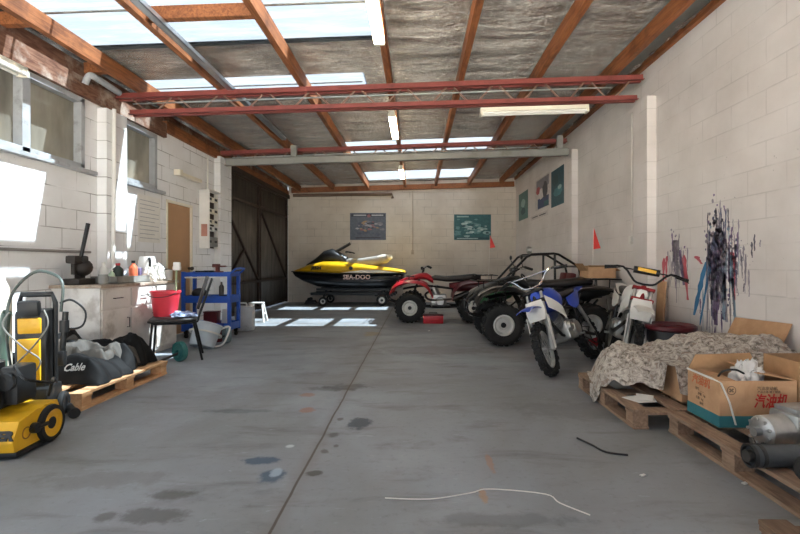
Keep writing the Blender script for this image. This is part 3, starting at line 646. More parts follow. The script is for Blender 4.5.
    k = MB(); k.stations([(fx-.2, .77, .05, .06, 2.2), (fx-.3, .75, .11, .11, 2.4), (fx-.42, .73, .14, .13, 2.6), (fx-.55, .71, .12, .1, 2.4), (fx-.63, .7, .06, .05, 2.2)], 18); tk = k.build('fuel_tank', tank, t, ang=50); MB().cyl((fx-.38, 0, .83), (fx-.38, 0, .86), .03).build('filler_cap', WHITE, tk)
    for s in (1, -1):
        MB().sheet([[(fx-.2-.09*i, s*(.1+.03*math.sin(i*.8)), .76-.05*i-.13*j/2) for j in range(3)] for i in range(4)], .006*s).build('tank_shroud', side, t)
        MB().sheet([[(-.10-.36*i/6, s*(.12+.02*math.sin(i*.5)), .70+.08*i/6-(.16*math.sin(.5+i*.42))*j/2) for j in range(3)] for i in range(7)], .006*s).build('side_panel', tank, t)
    k = MB(); k.stations([(fx-.5, .74, .05, .03, 2.4), (fx-.6, .745, .08, .04, 2.6), (-.3, .76, .1, .04, 2.8), (-.5, .79, .08, .035, 2.6), (-.58, .79, .05, .02, 2.2)], 16); k.build('seat', seat_m, t, ang=50)
    k = MB(); k.sheet([[(-.42-.4*i/7, (j/4-.5)*(.17-.03*i/7), .73+.11*i/7-.02*(j/2-1)**2) for j in range(5)] for i in range(8)], .006); k.build('rear_fender', fender, t)
    if redhub:
        k = MB(); k.prism([(rx+.02+.12*math.cos(a), -.055, r-.04+.1*math.sin(a)) for a in [PI+PI*i/10 for i in range(11)]], (0, .004, 0)); k.prism([(rx+.02+.12*math.cos(a), .055, r-.04+.1*math.sin(a)) for a in [PI+PI*i/10 for i in range(11)]], (0, -.004, 0)); k.build('hub_cover', redhub, t, label='red half-round cover inside the rear wheel')
    k = MB(); k.lathe([(.09, -.004), (.1, -.004), (.1, .004), (.09, .004)], (rx, .07, r), (0,1,0), 24, True); k.tube([(rx, .07, r+.095), (-.08, .09, .38)], .006); k.tube([(rx, .07, r-.095), (-.08, .09, .32)], .006); k.build('chain', STEEL, t)
    MB().tube([(-.05, .11, .29), (-.1, .2, .15), (-.13, .24, .02 if abs(lean) > 0 else .01)], .009).build('side_stand', BLKM, t)
    return t
fa, ra = Vector((1.33, 4.42, 0)), Vector((2.0, 5.2, 0)); d = (fa-ra).normalized(); c = (fa+ra)/2; c.z = .02
make_bike('blue dirt bike with a knobby front wheel leaning against the black quad', c, math.atan2(d.y, d.x), R(24), BLUE, BLUE, WPLAST, WPLAST, BLKM, False, steer=R(10), redhub=mat('red_hub', 'b01f2c', .4))
fa, ra = Vector((2.03, 4.5, 0)), Vector((2.27, 5.48, 0)); d = (fa-ra).normalized(); c = (fa+ra)/2; c.z = .01
make_bike('white dirt bike with yellow bar pad facing the viewer by the right wall', c, math.atan2(d.y, d.x), R(-13), WPLAST, WPLAST, WPLAST, WPLAST, mat('red_anodised', '8c2326', .3, .5), True, steer=R(-6), bar_m=BLKM)
# ------------------------------------------------------------------ jet ski on its trolley
t = empty('jet_ski', 'yellow and black jet ski with silver seat on a trolley by the back wall', 'jet ski', (-1.74, 12.28, 0), PI-.02)
NAVY = mat('black_hull', '15161a', .25, 0, .1); DECK = mat('yellow_deck', 'e0ae1c', .3, 0, .06)
k = MB(); k.stations([(-1.36, .68, .5, .15, 3), (-1.3, .66, .55, .19, 3), (-.6, .65, .57, .22, 3), (.2, .65, .56, .22, 2.8), (.75, .68, .48, .19, 2.6), (1.1, .74, .34, .13, 2.4), (1.32, .80, .17, .07, 2.2), (1.4, .84, .05, .03, 2)], 24); k.build('hull', NAVY, t, ang=60)
k = MB(); k.stations([(-1.4, .86, .48, .03, 3), (-1.3, .87, .55, .05, 3), (-.9, .89, .57, .09, 3), (-.3, .92, .57, .14, 3), (.2, .94, .55, .18, 2.8), (.6, .96, .48, .17, 2.6), (.95, .93, .36, .12, 2.4), (1.25, .88, .2, .06, 2.2), (1.4, .86, .06, .02, 2)], 24); k.build('deck', DECK, t, ang=60)
k = MB(); k.stations([(-1.42, .82, .52, .022, 3), (-.5, .815, .595, .025, 3), (.3, .82, .585, .025, 2.8), (.8, .84, .49, .022, 2.6), (1.15, .855, .34, .02, 2.4), (1.44, .865, .05, .015, 2)], 24); k.build('rub_rail', BLACK, t)
k = MB(); k.stations([(-1.02, 1.2, .1, .05, 2.4), (-.95, 1.19, .2, .11, 2.6), (-.7, 1.13, .21, .13, 2.8), (-.3, 1.08, .2, .12, 2.8), (-.02, 1.08, .18, .12, 2.6), (.1, 1.05, .12, .1, 2.4)], 20); st_ = k.build('seat', mat('silver_seat', 'a59f96', .4, 0, .08), t, ang=50)
MB().stations([(-1.07, 1.22, .08, .04, 2.4), (-1.02, 1.225, .16, .07, 2.6), (-.82, 1.205, .2, .085, 2.8), (-.72, 1.19, .19, .07, 2.8)], 18).build('seat_hump', CREAM, st_, ang=50)
k = MB(); k.stations([(.05, 1.12, .18, .12, 2.4), (.25, 1.2, .24, .16, 2.4), (.42, 1.25, .26, .19, 2.4), (.62, 1.2, .25, .18, 2.4), (.82, 1.1, .2, .1, 2.4), (1.05, 1.0, .1, .05, 2.2)], 18); k.build('cowl', BLACK, t, ang=50)
k = MB(); k.sheet([[(.38-.4*i/5, (j/6-.5)*(.36-.1*i/5), 1.36+.23*i/5-.05*(j/3-1)**2) for j in range(7)] for i in range(6)], .012); k.build('windscreen', BLACK, t)
k = MB(); k.tube([(-.08, .36, 1.33), (.04, .2, 1.36), (.08, 0, 1.34), (.04, -.2, 1.36), (-.08, -.36, 1.33)], .016, 8, 4); k.build('handlebar', BLACK, t)
for s in (1, -1):
    k = MB(); k.sheet([[(.12-.32*i/6, s*(.5-.02*abs(i-3)), 1.03-.1*j/3+.02*math.sin(i)) for j in range(4)] for i in range(7)], .02*s); k.build('side_recess', mat('dark_grey_trim', '3b3c3d', .5), t)
for s in (1, -1): MB().prism([(-1.25, s*.575, .84), (-.5, s*.6, .84), (.1, s*.585, .845), (-.3, s*.585, .90), (-.8, s*.58, .91)], (0, .003*s, 0)).build('deck_stripe', CREAM, t)
xf = plane_xf((-.27, .582, .735), (-1, 0, 0), (0, -.0, 1)); text('hull_lettering', 'SEA-DOO', .15, mat('pale_pink_decal', 'd5b5ac', .5), t, xf, depth=.004, bold=.004)
xf = plane_xf((.72, .475, .955), (-1, .18, 0), (0, -.35, 1)); text('registration_lettering', 'JE524', .11, BLACK, t, xf, depth=.006, bold=.004)
k = MB(); k.cyl((-.13, .555, .95), (-.13, .6, .95), .045, n=16); k.build('fuel_cap', BLACK, t)
t.scale = (1.06, 1, 1.05); t.location.x = -1.79; t.location.z = -.035
t = empty('jet_ski_trolley', 'low black wheeled trolley carrying the yellow jet ski', 'trolley', (-1.74, 12.28, 0), PI-.02); k = MB()
for s in (1, -1): k.beam((1.0, s*.28, .3), (-1.2, s*.28, .3), .06, .07); k.beam((.85, s*.28, .415), (-1.0, s*.28, .415), .09, .06)
for x in (.62, -.7, -1.1): k.beam((x, -.45, .28), (x, .45, .28), .06, .06)
k.beam((1.0, 0, .3), (1.0, .0, .31), .06, .6); 
for x in (.6, -.85):
    for s in (1, -1): k.beam((x, s*.28, .3), (x, s*.28, .44), .05, .05)
k.build('trolley_frame', BLKM, t, smooth_=False)
for x, r in ((.64, .12), (-.86, .15)):
    for s in (1, -1): wheel(t, (x, s*.46, r), r, .09, r*.5, RIMW, (0, s, 0), 0); MB().beam((x, s*.4, r), (x, s*.36, .29), .05, .03).build('wheel_bracket', BLKM, t)
# odds and ends beneath / beside the jet ski
t = empty('wheel_chock', 'small dark wedge on the floor by the back wall under the jet ski bow', 'chock', (-2.86, 12.55, 0)); MB().prism([(-.16, -.1, 0), (.16, -.1, 0), (.1, -.1, .1), (-.12, -.1, .1)], (0, .2, 0)).build('wedge', BLACK, t); MB().cyl((-.03, -.12, .12), (-.03, .12, .12), .05).build('roller', RUBBER, t)
# ================================================================== right side: pallets, boxes, netting
def make_pallet(lb, loc, rz, W, L, wood, nb=5):
    t = empty('pallet', lb, 'pallet', loc, rz, 'wooden pallets'); bw = .105; h = .13
    xs = [-W/2+bw/2+(W-bw)*i/(nb-1) for i in range(nb)]
    for x in xs: MB().box((x, random.uniform(-.004, .004), h-.01), (bw+random.uniform(-.01, .01), L, .02), (0, 0, random.uniform(-.006, .006)), .003).build('deck_board', wood, t, smooth_=False)
    for y in (-L/2+.06, 0, L/2-.06):
        MB().box((0, y, h-.029), (W, .11, .018), None, .002).build('cross_board', wood, t, smooth_=False)
        for x in (-W/2+.055, 0, W/2-.055): MB().box((x, y, .056), (.1, .1, .072), None, .003).build('block', wood, t, smooth_=False)
    for x in (-W/2+.055, 0, W/2-.055): MB().box((x, 0, .01), (.1, L, .02), None, .002).build('bottom_board', wood, t, smooth_=False)
    return t
make_pallet('weathered wooden pallet under the camouflage netting', (1.995, 3.52, 0), 0, 1.2, 1.03, OLDP)
make_pallet('weathered wooden pallet carrying the cardboard carton with red characters', (2.15, 2.4, 0), 0, 1.1, 1.14, OLDP)
make_pallet('dark pallet at the bottom right corner, only its far corner in view', (1.74, 1.15, 0), -.03, 1.0, 1.1, wood_mat('dark_old_pallet', '5d4a3c', '7a6350', (8, 1.2, 8), .85, '3f3128', .6))
make_pallet('clean new pine pallet by the left wall under the black covers', (-2.97, 3.95, 0), 0, 1.08, 1.16, PALE)
def carton(lb, x0, x1, y0, y1, z0, z1, m=TANB, closed=False, name='cardboard_box'):
    t = empty(name, lb, 'box', ((x0+x1)/2, (y0+y1)/2, z0)); w, d, h = x1-x0, y1-y0, z1-z0; k = MB(); e = .005
    k.box((0, -d/2, h/2), (w, e, h)); k.box((0, d/2, h/2), (w, e, h)); k.box((-w/2, 0, h/2), (e, d, h)); k.box((w/2, 0, h/2), (e, d, h)); k.box((0, 0, e/2), (w, d, e))
    if closed: k.box((0, 0, h-e/2), (w, d, e))
    k.build('box_body', m, t, smooth_=False); return t, w, d, h
X0, X1, YN, YF, Z0, Z1 = 1.735, 2.175, 2.665, 2.975, .131, .40
t, w, d, h = carton('large tan cardboard carton with a teal base band and red Chinese characters', X0, X1, YN, YF, Z0, Z1)
TEALP = mat('teal_print', '2f7078', .8, 0, .08); REDP = mat('red_print', 'c0322c', .8, 0, .05); INK = mat('grey_ink', '6d5a48', .85, 0, .1); ORP = mat('orange_print', 'c2683f', .85, 0, .08)
k = MB(); k.box((0, -d/2-.0035, .035), (w+.004, .003, .066)); k.box((-w/2-.0035, 0, .035), (.003, d+.004, .066)); k.build('teal_band', TEALP, t, smooth_=False)
fr = lambda x, z: plane_xf((x, -d/2-.004, z), (1,0,0), (0,0,1)); sd = lambda y, z: plane_xf((-w/2-.004, y, z), (0,-1,0), (0,0,1))
text('red_lettering', '汽油机', .066, REDP, t, fr(.067, .148) @ Matrix.Diagonal((.95, 1.3, 1, 1)), depth=.0008, shear=.25, bold=.0013)
text('small_lettering', '汽油发动机', .024, INK, t, fr(.05, .225), depth=.0006); text('small_lettering', '产品合格 精工制造', .016, INK, t, fr(.06, .205), depth=.0006)
text('orange_lettering', '汽油机', .06, ORP, t, sd(.02, .222), depth=.0006, shear=.25, bold=.001)
for i, s in enumerate(('型号 ____', '净重   kg', '毛重   kg', '体积')): text('small_lettering', s, .02, INK, t, sd(.01 if i % 2 else .03, .17-.027*i), depth=.0005)
k = MB(); k.lathe([(.022, 0), (.026, 0), (.026, .0012), (.022, .0012)], (-.155, -d/2-.0038, .215), (0,-1,0), 24, True); k.box((-.155, -d/2-.004, .215), (.03, .001, .008), (0, .7, 0)); k.box((-.155, -d/2-.004, .215), (.03, .001, .008), (0, -.7, 0)); k.build('box_emblem', INK, t)
k = MB(); k.prism([(-w/2, -d/2, h), (-w/2+.02, d/2-.02, h+.002), (-w/2+.16, d/2-.05, h-.02), (-w/2+.14, -d/2+.05, h-.022)], (0, 0, .004)); k.build('box_flap', TANB, t, smooth_=False)
k = MB(); k.prism([(w/2, -d/2, h), (w/2, d/2, h), (.0, d/2-.02, h+.055), (.03, -d/2+.05, h+.03)], (0, 0, .004)); k.build('box_flap', TANB, t, smooth_=False)
k = MB(); k.prism([(-w/2, d/2, h), (w/2, d/2, h), (w/2-.04, d/2+.005, h+.10), (-w/2+.05, d/2+.005, h+.09)], (0, .004, 0)); k.build('box_flap', TANB2, t, smooth_=False)
k = MB(); q = [(-w/2-.008, d/2, h+.004), (-w/2-.006, -d/2+.06, h-.002), (-w/2+.002, -d/2-.008, h-.01), (-w/2+.05, -d/2-.009, h-.12), (-w/2+.085, -d/2-.010, .02)]
for a, b in zip(q, q[1:]): k.beam(a, b, .006, .011, up=(0,1,0) if a[1] < -d/2+.1 else (0,0,1))
k.build('packing_strap', WPLAST, t, label='loose white plastic strap')
bag = mat('clear_plastic_bag', 'cfccc8', .25, 0, .1, 20, .4)
def crumple(name, m, c, rx, ry, rz, amp, lb=None, cat=None, par=None, n=26, f=3.2, grp=None, seed=0, flat=True):
    k = MB(); b = bmesh.new(); bmesh.ops.create_icosphere(b, subdivisions=4, radius=1.0)
    for v in b.verts:
        p = v.co.copy(); s = 1+amp*noise.fractal(p*f+Vector((seed, 0, 0)), .8, 2.1, 4)+amp*.6*abs(noise.noise(p*f*1.7+Vector((0, seed, 3))))
        z = p.z*rz*s; v.co = Vector((p.x*rx*s, p.y*ry*s, max(z, -rz*.55) if flat else z))
    zmin = min(v.co.z for v in b.verts)
    for v in b.verts: v.co.z -= zmin
    k.join(b); o = k.build(name, m, par, ang=50); o.location = c
    if lb: tag(o, lb, cat, grp)
    return o
crumple('plastic_bag', bag, (1.985, 2.80, .30), .075, .06, .115, .5, 'crumpled clear plastic bag sticking out of the carton', 'plastic bag')
o = MB().tube([(1.80, 2.80, .37), (1.82, 2.77, .43), (1.88, 2.75, .445), (1.94, 2.76, .42)], .006, 6, 4).build('cable_end', BLACK); tag(o, 'short black cable curving out of the open carton', 'cable')
t, w, d, h = carton('plain tan cardboard carton behind the right end of the lettered carton', 2.215, 2.64, 2.70, 2.97, .131, .50, TANB2)
# carton carrying the netting, cardboard sheets behind
t, w, d, h = carton('cardboard carton mostly buried under the camouflage netting', 1.80, 2.3, 3.16, 3.66, .131, .36, TANB, True)
t, w, d, h = carton('open cardboard carton with raised flap behind the camouflage netting', 2.34, 2.72, 3.45, 3.95, .131, .46, TANB2)
k = MB(); k.prism([(w/2-.03, -d/2-.02, h-.0), (w/2-.03, d/2+.09, h-.0), (w/2+.03, d/2+.07, h+.15), (w/2+.03, -d/2-.04, h+.17)], (.005, 0, 0)); k.build('box_flap', TANB, t, smooth_=False)
def camo_mat():
    q = N('camouflage_netting'); v = q.obj(); a = q.noise(v, 24, 5, .7, .8); b = q.noise(v, 9, 4, .6, .8)
    c = q.ramp(a, [(.34, lin('6e645b')), (.42, lin('a0958a')), (.5, lin('c6bcb0')), (.6, lin('dfd7cc'))])
    c = q.mix(q.math('MULTIPLY', q.step(b, .56, .62), .7), c, lin('a48d80')); c = q.mix(q.math('MULTIPLY', q.step(q.noise(v, 33, 4, .7), .60, .68), .6), c, lin('dcd0bd'))
    q.l(c, q.b.inputs['Base Color']); q.b.inputs['Roughness'].default_value = .9; q.b.inputs['Specular IOR Level'].default_value = .1; q.bump(q.noise(v, 45, 5, .75), .9, .03); return q.m
g2 = lambda x, y, cx, cy, sx, sy: math.exp(-((x-cx)/sx)**2-((y-cy)/sy)**2)
def near_edge(x):
    pts = [(1.33, 3.62), (1.42, 3.5), (1.55, 3.38), (1.7, 3.28), (1.78, 3.12), (1.95, 3.1), (2.3, 3.12), (2.74, 3.1)]
    for (a, b), (c, e) in zip(pts, pts[1:]):
        if x <= c: return b+(e-b)*(x-a)/(c-a)
    return pts[-1][1]
g = []; nx, ny = 110, 80
for i in range(nx+1):
    x0 = 1.33+(2.745-1.33)*i/nx; r = []
    for j in range(ny+1):
        yn = near_edge(x0); y = yn+(4.02-yn)*j/ny; xl = 1.345+.30*max(0, y-3.6); x = xl+(x0-1.33)/1.415*(2.745-xl)
        z = .27+.14*g2(x, y, 1.62, 3.72, .2, .25)+.26*g2(x, y, 2.15, 3.6, .34, .4)+.20*g2(x, y, 2.55, 3.35, .25, .35)
        z += .035*noise.fractal(Vector((x*4, y*4, 1)), .8, 2.1, 6)+.05*abs(noise.noise(Vector((x*8, y*7, 4))))+.03*abs(noise.noise(Vector((x*17, y*14, 8))))-.02
        ed = min(1, max(0, x-xl)/.14); z = z*(1-(1-ed)**2)+.03*(1-ed)
        if j < 8: q = 1-j/8; z -= q*q*(.10+.09*noise.noise(Vector((x*9, 0, 2)))); y += -.02*q
        if x > 1.72: z = max(z, .375 if 3.15 < y < 3.67 and x < 2.31 else .2)
        if x > 2.33 and y > 3.44: z = max(z, .475)
        r.append((min(x+.012*noise.noise(Vector((y*9, x*9, 6))), 2.755), y, max(z, .012 if x < 1.395 else .145)))
    g.append(r)
o = MB().sheet(g, .006).build('camouflage_net', camo_mat(), ang=80); tag(o, 'camouflage netting heaped over boxes on the far right pallet', 'netting')
k = MB(); k.prism([(0, -.075, 0), (.13, -.06, 0), (.16, .04, 0), (.05, .085, 0), (-.06, .05, 0)], (0, 0, .004)); k.prism([(.02, .0, .006), (.11, -.04, .006), (.15, .02, .02), (.05, .07, .022)], (0, 0, .003))
o = k.build('paper_sheet', WPLAST, smooth_=False); o.location = (1.50, 3.22, .131); tag(o, 'folded white paper lying on the pallet edge before the netting', 'paper')
# motor parts on the near pallet
t = empty('engine_part', 'bare cast aluminium motor part on the near pallet', 'engine part', (1.92, 2.40, .131), .15); k = MB()
k.cyl((-.16, 0, .085), (.0, 0, .085), .078, .082, 28); k.cyl((-.175, 0, .085), (-.16, 0, .085), .06, .078, 28); k.box((.06, 0, .095), (.2, .17, .17), bev=.025); k.box((.06, .0, .19), (.17, .13, .03), bev=.01); k.cyl((-.21, .0, .085), (-.17, 0, .085), .022, n=16)
for i in range(9): a = 2*PI*i/9; k.cyl((-.185, .06*math.cos(a), .085+.06*math.sin(a)), (-.15, .06*math.cos(a), .085+.06*math.sin(a)), .009, n=8)
for i in range(6): k.box((.16+.022*i, 0, .09), (.008, .15, .15), bev=.003)
k.box((.21, 0, .09), (.12, .11, .11), bev=.02); k.build('casing', ALU, t, ang=45); MB().lathe([(.02, 0), (.035, 0), (.035, .02), (.02, .02)], (.1, -.09, .12), (0, -1, 0), 18, True).build('ring', BLACK, t)
k = MB(); k.tube([(-.18, -.03, .03), (-.24, -.06, .02), (-.23, -.01, .05)], .012, 8, 4); k.build('bracket', STEEL, t)
t = empty('roller', 'thick dark grey roller lying across the near pallet edge', 'roller', (1.83, 2.15, .131)); k = MB(); k.cyl((-.28, 0, .052), (.4, 0, .052), .05, n=26); k.build('sleeve', mat('dark_grey_rubber', '3d4246', .5, .1, .15, 18, .1), t)
for x in (-.29, -.25): MB().lathe([(.045, -.008), (.054, -.008), (.054, .008), (.045, .008)], (x, 0, .053), (1,0,0), 26, True).build('end_ring', BLACK, t)
MB().cyl((-.31, 0, .052), (-.285, 0, .052), .028, n=16).build('end_cap', STEEL, t)
t = empty('caster_wheel', 'small black wheel lying on the near pallet by the right picture edge', 'wheel', (1.68, 1.98, .131)); k = MB(); k.lathe([(.03, -.025), (.055, -.025), (.062, -.01), (.062, .01), (.055, .025), (.03, .025)], (0, 0, .062), (.3, 1, 0), 22, True); k.build('tyre', RUBBER, t); MB().cyl((.009, .03, .062), (-.009, -.03, .062), .031, n=16).build('hub', STEEL, t)
# drum and card behind the netting
t = empty('drum', 'black tub with a maroon rim and yellow tag behind the netting', 'tub', (2.40, 4.40, 0)); k = MB(); k.lathe([(.002, 0), (.19, 0), (.2, .02), (.205, .44), (.19, .47), (.002, .47)], n=28); k.build('tub_body', BLACK, t)
MB().lathe([(.15, .45), (.2, .445), (.222, .46), (.222, .49), (.2, .505), (.15, .48)], n=28, close=True).build('rim', MAROON, t); MB().box((.02, -.207, .37), (.09, .004, .05), (0, 0, .1)).build('tag', YEL, t, smooth_=False)
o = MB().box((2.70, 5.17, .44), (.02, .16, .88), (0, .06, 0), .003).build('cardboard_strip', TANB); o['label'] = 'tall brown board leaning on the right wall behind the white bike'; o['category'] = 'board'
# floor litter
o = MB().tube([G(577, 438, .006), G(592, 445, .006), G(606, 452, .006), G(628, 455, .006)], .006, 6, 4).build('rubber_strip', BLACK); tag(o, 'short thin black strip lying on the floor before the pallets', 'strip')
o = MB().tube([G(385, 498, .004), G(430, 499, .004), G(470, 493, .004), G(490, 489, .004), G(545, 494, .004), G(560, 503, .004), G(590, 515, .004)], .0028, 5, 5).build('string', WPLAST); tag(o, 'long thin white string on the floor in the foreground', 'string')
for px, py, lb in ((643, 476, 'white paper scrap on the floor left of the near right pallet'), (429, 331, 'white speck on the floor before the red quad'), (745, 484, 'white speck beside the near right pallet edge')):
    o = MB().box((0, 0, .004), (.03, .018, .006), (0, 0, .4), .002).build('paper_scrap', WPLAST); o.location = G(px, py); tag(o, lb, 'scrap', 'white scraps on the floor')
# ------------------------------------------------------------------ paint runs on the right wall (nobody could count the runs)
cols = [mat('paint_navy', '636781', .55, 0, .25, 30), mat('paint_violet', '7d6a8b', .5, 0, .25, 30), mat('paint_blue', '3f7ba6', .5, 0, .1), mat('paint_red', 'c05a66', .5, 0, .1), mat('paint_black', '5b5862', .55, 0, .3, 30), mat('paint_grey', '958f98', .5, 0, .2, 30), mat('paint_pale_blue', '8aa0b2', .5, 0, .1)]
wp = lambda px, py: Vector((XR-.0012, F*XR/(px-CX), EYE+(CY-py)*XR/(px-CX)))
def splat(lb, runs, cloud):
    k = MB(); rnd = random.Random(len(runs)); mi = []
    def ribbon(p, q, wd, ci):
        n = 9; a = wp(*p); b = wp(*q); L = []; Rr = []
        for i in range(n+1):
            c = a.lerp(b, i/n); ww = wd*1.5*(.5+.7*rnd.random())*(1-.55*i/n)*(.35 if i == 0 else 1); c.y += rnd.uniform(-.004, .004); L.append(c+Vector((0, ww, 0))); Rr.append(c-Vector((0, ww, 0)))
        f0 = len(k.bm.faces); k.sheet([[l, r] for l, r in zip(L, Rr)], -.0008); mi.extend([ci]*(len(k.bm.faces)-f0))
    for p, q, wd, ci in runs: ribbon(p, q, wd, ci)
    for cx, cy, sx, sy, n, cis, r0 in cloud:
        for i in range(n):
            px, py = rnd.gauss(cx, sx), rnd.gauss(cy, sy); ci = rnd.choice(cis)
            if rnd.random() < .45: ribbon((px, py), (px+rnd.uniform(-1, 1), py+rnd.uniform(6, 34)), rnd.uniform(.003, .010), ci)
            else:
                c = wp(px, py); r = r0*rnd.uniform(.4, 1.3); f0 = len(k.bm.faces); k.prism([c+Vector((0, r*math.cos(a)*rnd.uniform(.7, 1.2), r*math.sin(a)*rnd.uniform(.7, 1.3))) for a in [2*PI*j/7 for j in range(7)]], (-.0008, 0, 0)); mi.extend([ci]*(len(k.bm.faces)-f0))
    for f, c in zip(k.bm.faces, mi): f.material_index = c
    o = k.build('paint_splatter', cols, smooth_=False); o['kind'] = 'stuff'; tag(o, lb, 'paint'); return o
splat('blue, violet and black paint runs splashed on the right wall', [((716, 208), (717, 240), .012, 4), ((728, 208), (729, 232), .008, 4), ((715, 232), (712, 300), .04, 0), ((718, 230), (716, 325), .035, 1), ((713, 250), (714, 320), .02, 1), ((706, 262), (694, 315), .035, 2), ((712, 255), (700, 325), .02, 2),
    ((724, 255), (724, 320), .03, 6), ((722, 240), (727, 322), .025, 5), ((730, 255), (736, 320), .02, 6), ((734, 255), (735, 300), .012, 3), ((709, 255), (707, 330), .012, 5), ((696, 256), (702, 264), .03, 3), ((732, 252), (735, 262), .025, 3), ((720, 228), (724, 282), .03, 0), ((703, 290), (703, 330), .008, 6)],
    [(716, 245, 5, 18, 170, (0, 1, 4, 5, 5), .02), (724, 258, 7, 22, 190, (0, 5, 6, 1, 5), .014), (738, 255, 9, 20, 60, (5, 4), .005), (714, 285, 6, 18, 50, (1, 0, 5), .01)])
splat('red and grey paint runs on the right wall above the white bike', [((664, 258), (663, 298), .03, 3), ((667, 256), (666, 280), .02, 3), ((684, 255), (688, 300), .03, 3), ((676, 240), (678, 275), .035, 5), ((680, 250), (684, 285), .03, 1), ((664, 285), (663, 328), .025, 5), ((674, 240), (674, 262), .03, 5)],
    [(677, 250, 4, 12, 60, (5, 5, 1), .012), (664, 300, 3, 14, 25, (5,), .008)])
# ================================================================== left side: bench, chair, cart, washers
DIRTW = mat('grimy_white_cabinet', 'dcd6cf', .6, 0, .08, 4, dirt='8f7f70')
t = empty('workbench', 'white painted workbench cabinet along the left wall with tools and bottles on top', 'workbench', (-3.3, 5.2, 0))
k = MB(); k.box2((-.18, -.64, .05), (.19, .8, .83)); k.box2((-.18, -.6, 0), (.15, .78, .05)); k.box2((-.29, -.64, .05), (-.18, .02, .83)); k.build('cabinet', DIRTW, t, smooth_=False)
k = MB(); k.box2((-.182, -.66, .83), (.215, .83, .862), .004); k.box2((-.297, -.66, .83), (-.18, .02, .862)); k.box2((-.297, .42, .83), (-.18, .83, .862)); k.build('worktop', wood_mat('worn_worktop', '8f7a69', 'b5a594', (6, 1.5, 6), .6, 'd2c8bd', .6), t, smooth_=False)
for y in (-.40, 0.07, .56):
    dr = MB().box2((.191, y-.225, .62), (.205, y+.225, .81), .003).build('drawer', DIRTW, t, smooth_=False); MB().tube([(.205, y-.06, .72), (.23, y-.06, .72), (.23, y+.06, .72), (.205, y+.06, .72)], .005).build('handle', STEEL, dr)
    dr = MB().box2((.191, y-.225, .08), (.205, y+.225, .6), .003).build('door', DIRTW, t, smooth_=False); MB().tube([(.205, y+.17, .5), (.23, y+.17, .5), (.23, y+.17, .4), (.205, y+.17, .4)], .005).build('handle', STEEL, dr)
BZ = .8635
DARKT = mat('greasy_dark_iron', '38322e', .6, .4, .25, 14, .2)
t = empty('lever_press', 'greasy black hand lever press standing on the bench', 'tool', (-3.42, 4.70, BZ)); k = MB()
k.box((0, 0, .03), (.18, .24, .06), bev=.01); k.box((-.03, .06, .15), (.07, .07, .22), bev=.012); k.box((-.0, -.02, .25), (.1, .2, .08), bev=.02); k.cyl((0, -.07, .1), (0, -.07, .28), .022); k.ell((.0, .05, .17), .09, .1, .09); k.build('press_body', DARKT, t)
MB().cyl((.03, -.02, .24), (.075, .03, .62), .017, .02).build('lever', BLKM, t); MB().cyl((.07, 0, .25), (-.07, 0, .25), .03).build('pivot', STEEL, t)
t = empty('mug', 'light grey mug on the bench beside the lever press', 'mug', (-3.2, 4.74, BZ)); MB().lathe([(.002, 0), (.04, 0), (.042, .01), (.042, .1), (.037, .1), (.036, .012), (.002, .012)], n=20).build('cup', GREYST, t); MB().tube([(.04, 0, .08), (.065, 0, .075), (.065, 0, .03), (.04, 0, .025)], .006, 6, 4).build('handle', GREYST, t)
t = empty('parts_tray', 'shallow grey metal tray holding bottles on the bench', 'tray', (-3.3, 5.2, BZ)); k = MB(); k.box2((-.14, -.3, 0), (.14, .3, .006)); k.box2((-.14, -.3, 0), (-.134, .3, .075)); k.box2((.134, -.3, 0), (.14, .3, .075)); k.box2((-.14, -.3, 0), (.14, -.294, .075)); k.box2((-.14, .294, 0), (.14, .3, .075)); k.build('tray_body', GREYST, t, smooth_=False)
def bottle(lb, loc, r, h, m, capm, sq=False):
    t = empty('bottle', lb, 'bottle', loc, 0, 'bottles on the bench'); MB().lathe([(.002, 0), (r*.95, 0), (r, .01), (r, h*.6), (r*.9, h*.7), (r*.35, h*.84), (r*.35, h*.9), (.002, h*.9)], n=18).build('bottle_body', m, t); MB().cyl((0, 0, h*.88), (0, 0, h), r*.42, n=14).build('cap', capm, t); return t
bottle('orange bottle with a black cap in the bench tray', (-3.27, 5.36, BZ+.006), .045, .24, mat('orange_plastic', 'e8744f', .4, 0, .05), BLACK)
bottle('squat dark green bottle with a red cap in the bench tray', (-3.28, 5.1, BZ+.006), .055, .21, mat('dark_green_plastic', '28352c', .4, 0, .1), RED)
bottle('white bottle behind the dark green one in the bench tray', (-3.37, 5.0, BZ+.006), .045, .22, WPLAST, WPLAST)
bottle('small green bottle at the near end of the bench tray', (-3.25, 4.95, BZ+.006), .03, .14, mat('pale_green_plastic', 'b9ccae', .4, 0, .05), WPLAST)
t = empty('carton', 'small blue and pink carton on the bench beside the white jug', 'box', (-3.39, 5.60, BZ)); MB().box((0, 0, .08), (.12, .12, .16), (0, 0, .3), .004).build('box_body', mat('blue_pink_print', '77688c', .6, 0, .3, 14), t); MB().box((0, 0, .162), (.1, .1, .004), (0, 0, .3)).build('lid', WPLAST, t)
t = empty('jug', 'large white plastic jug with a dark handle on the bench', 'jug', (-3.36, 5.80, BZ), -.9); MB().lathe([(.002, 0), (.1, 0), (.11, .02), (.115, .16), (.1, .25), (.085, .3), (.08, .3), (.09, .25), (.1, .16), (.095, .03), (.002, .02)], n=26).build('jug_body', WHITE, t); MB().tube([(.09, 0, .27), (.16, 0, .27), (.17, 0, .2), (.15, 0, .1), (.1, 0, .08)], .014, 8, 4).build('handle', BLACK, t); MB().prism([(-.075, -.03, .28), (-.075, .03, .28), (-.12, 0, .295)], (0, 0, .012)).build('spout', WHITE, t)
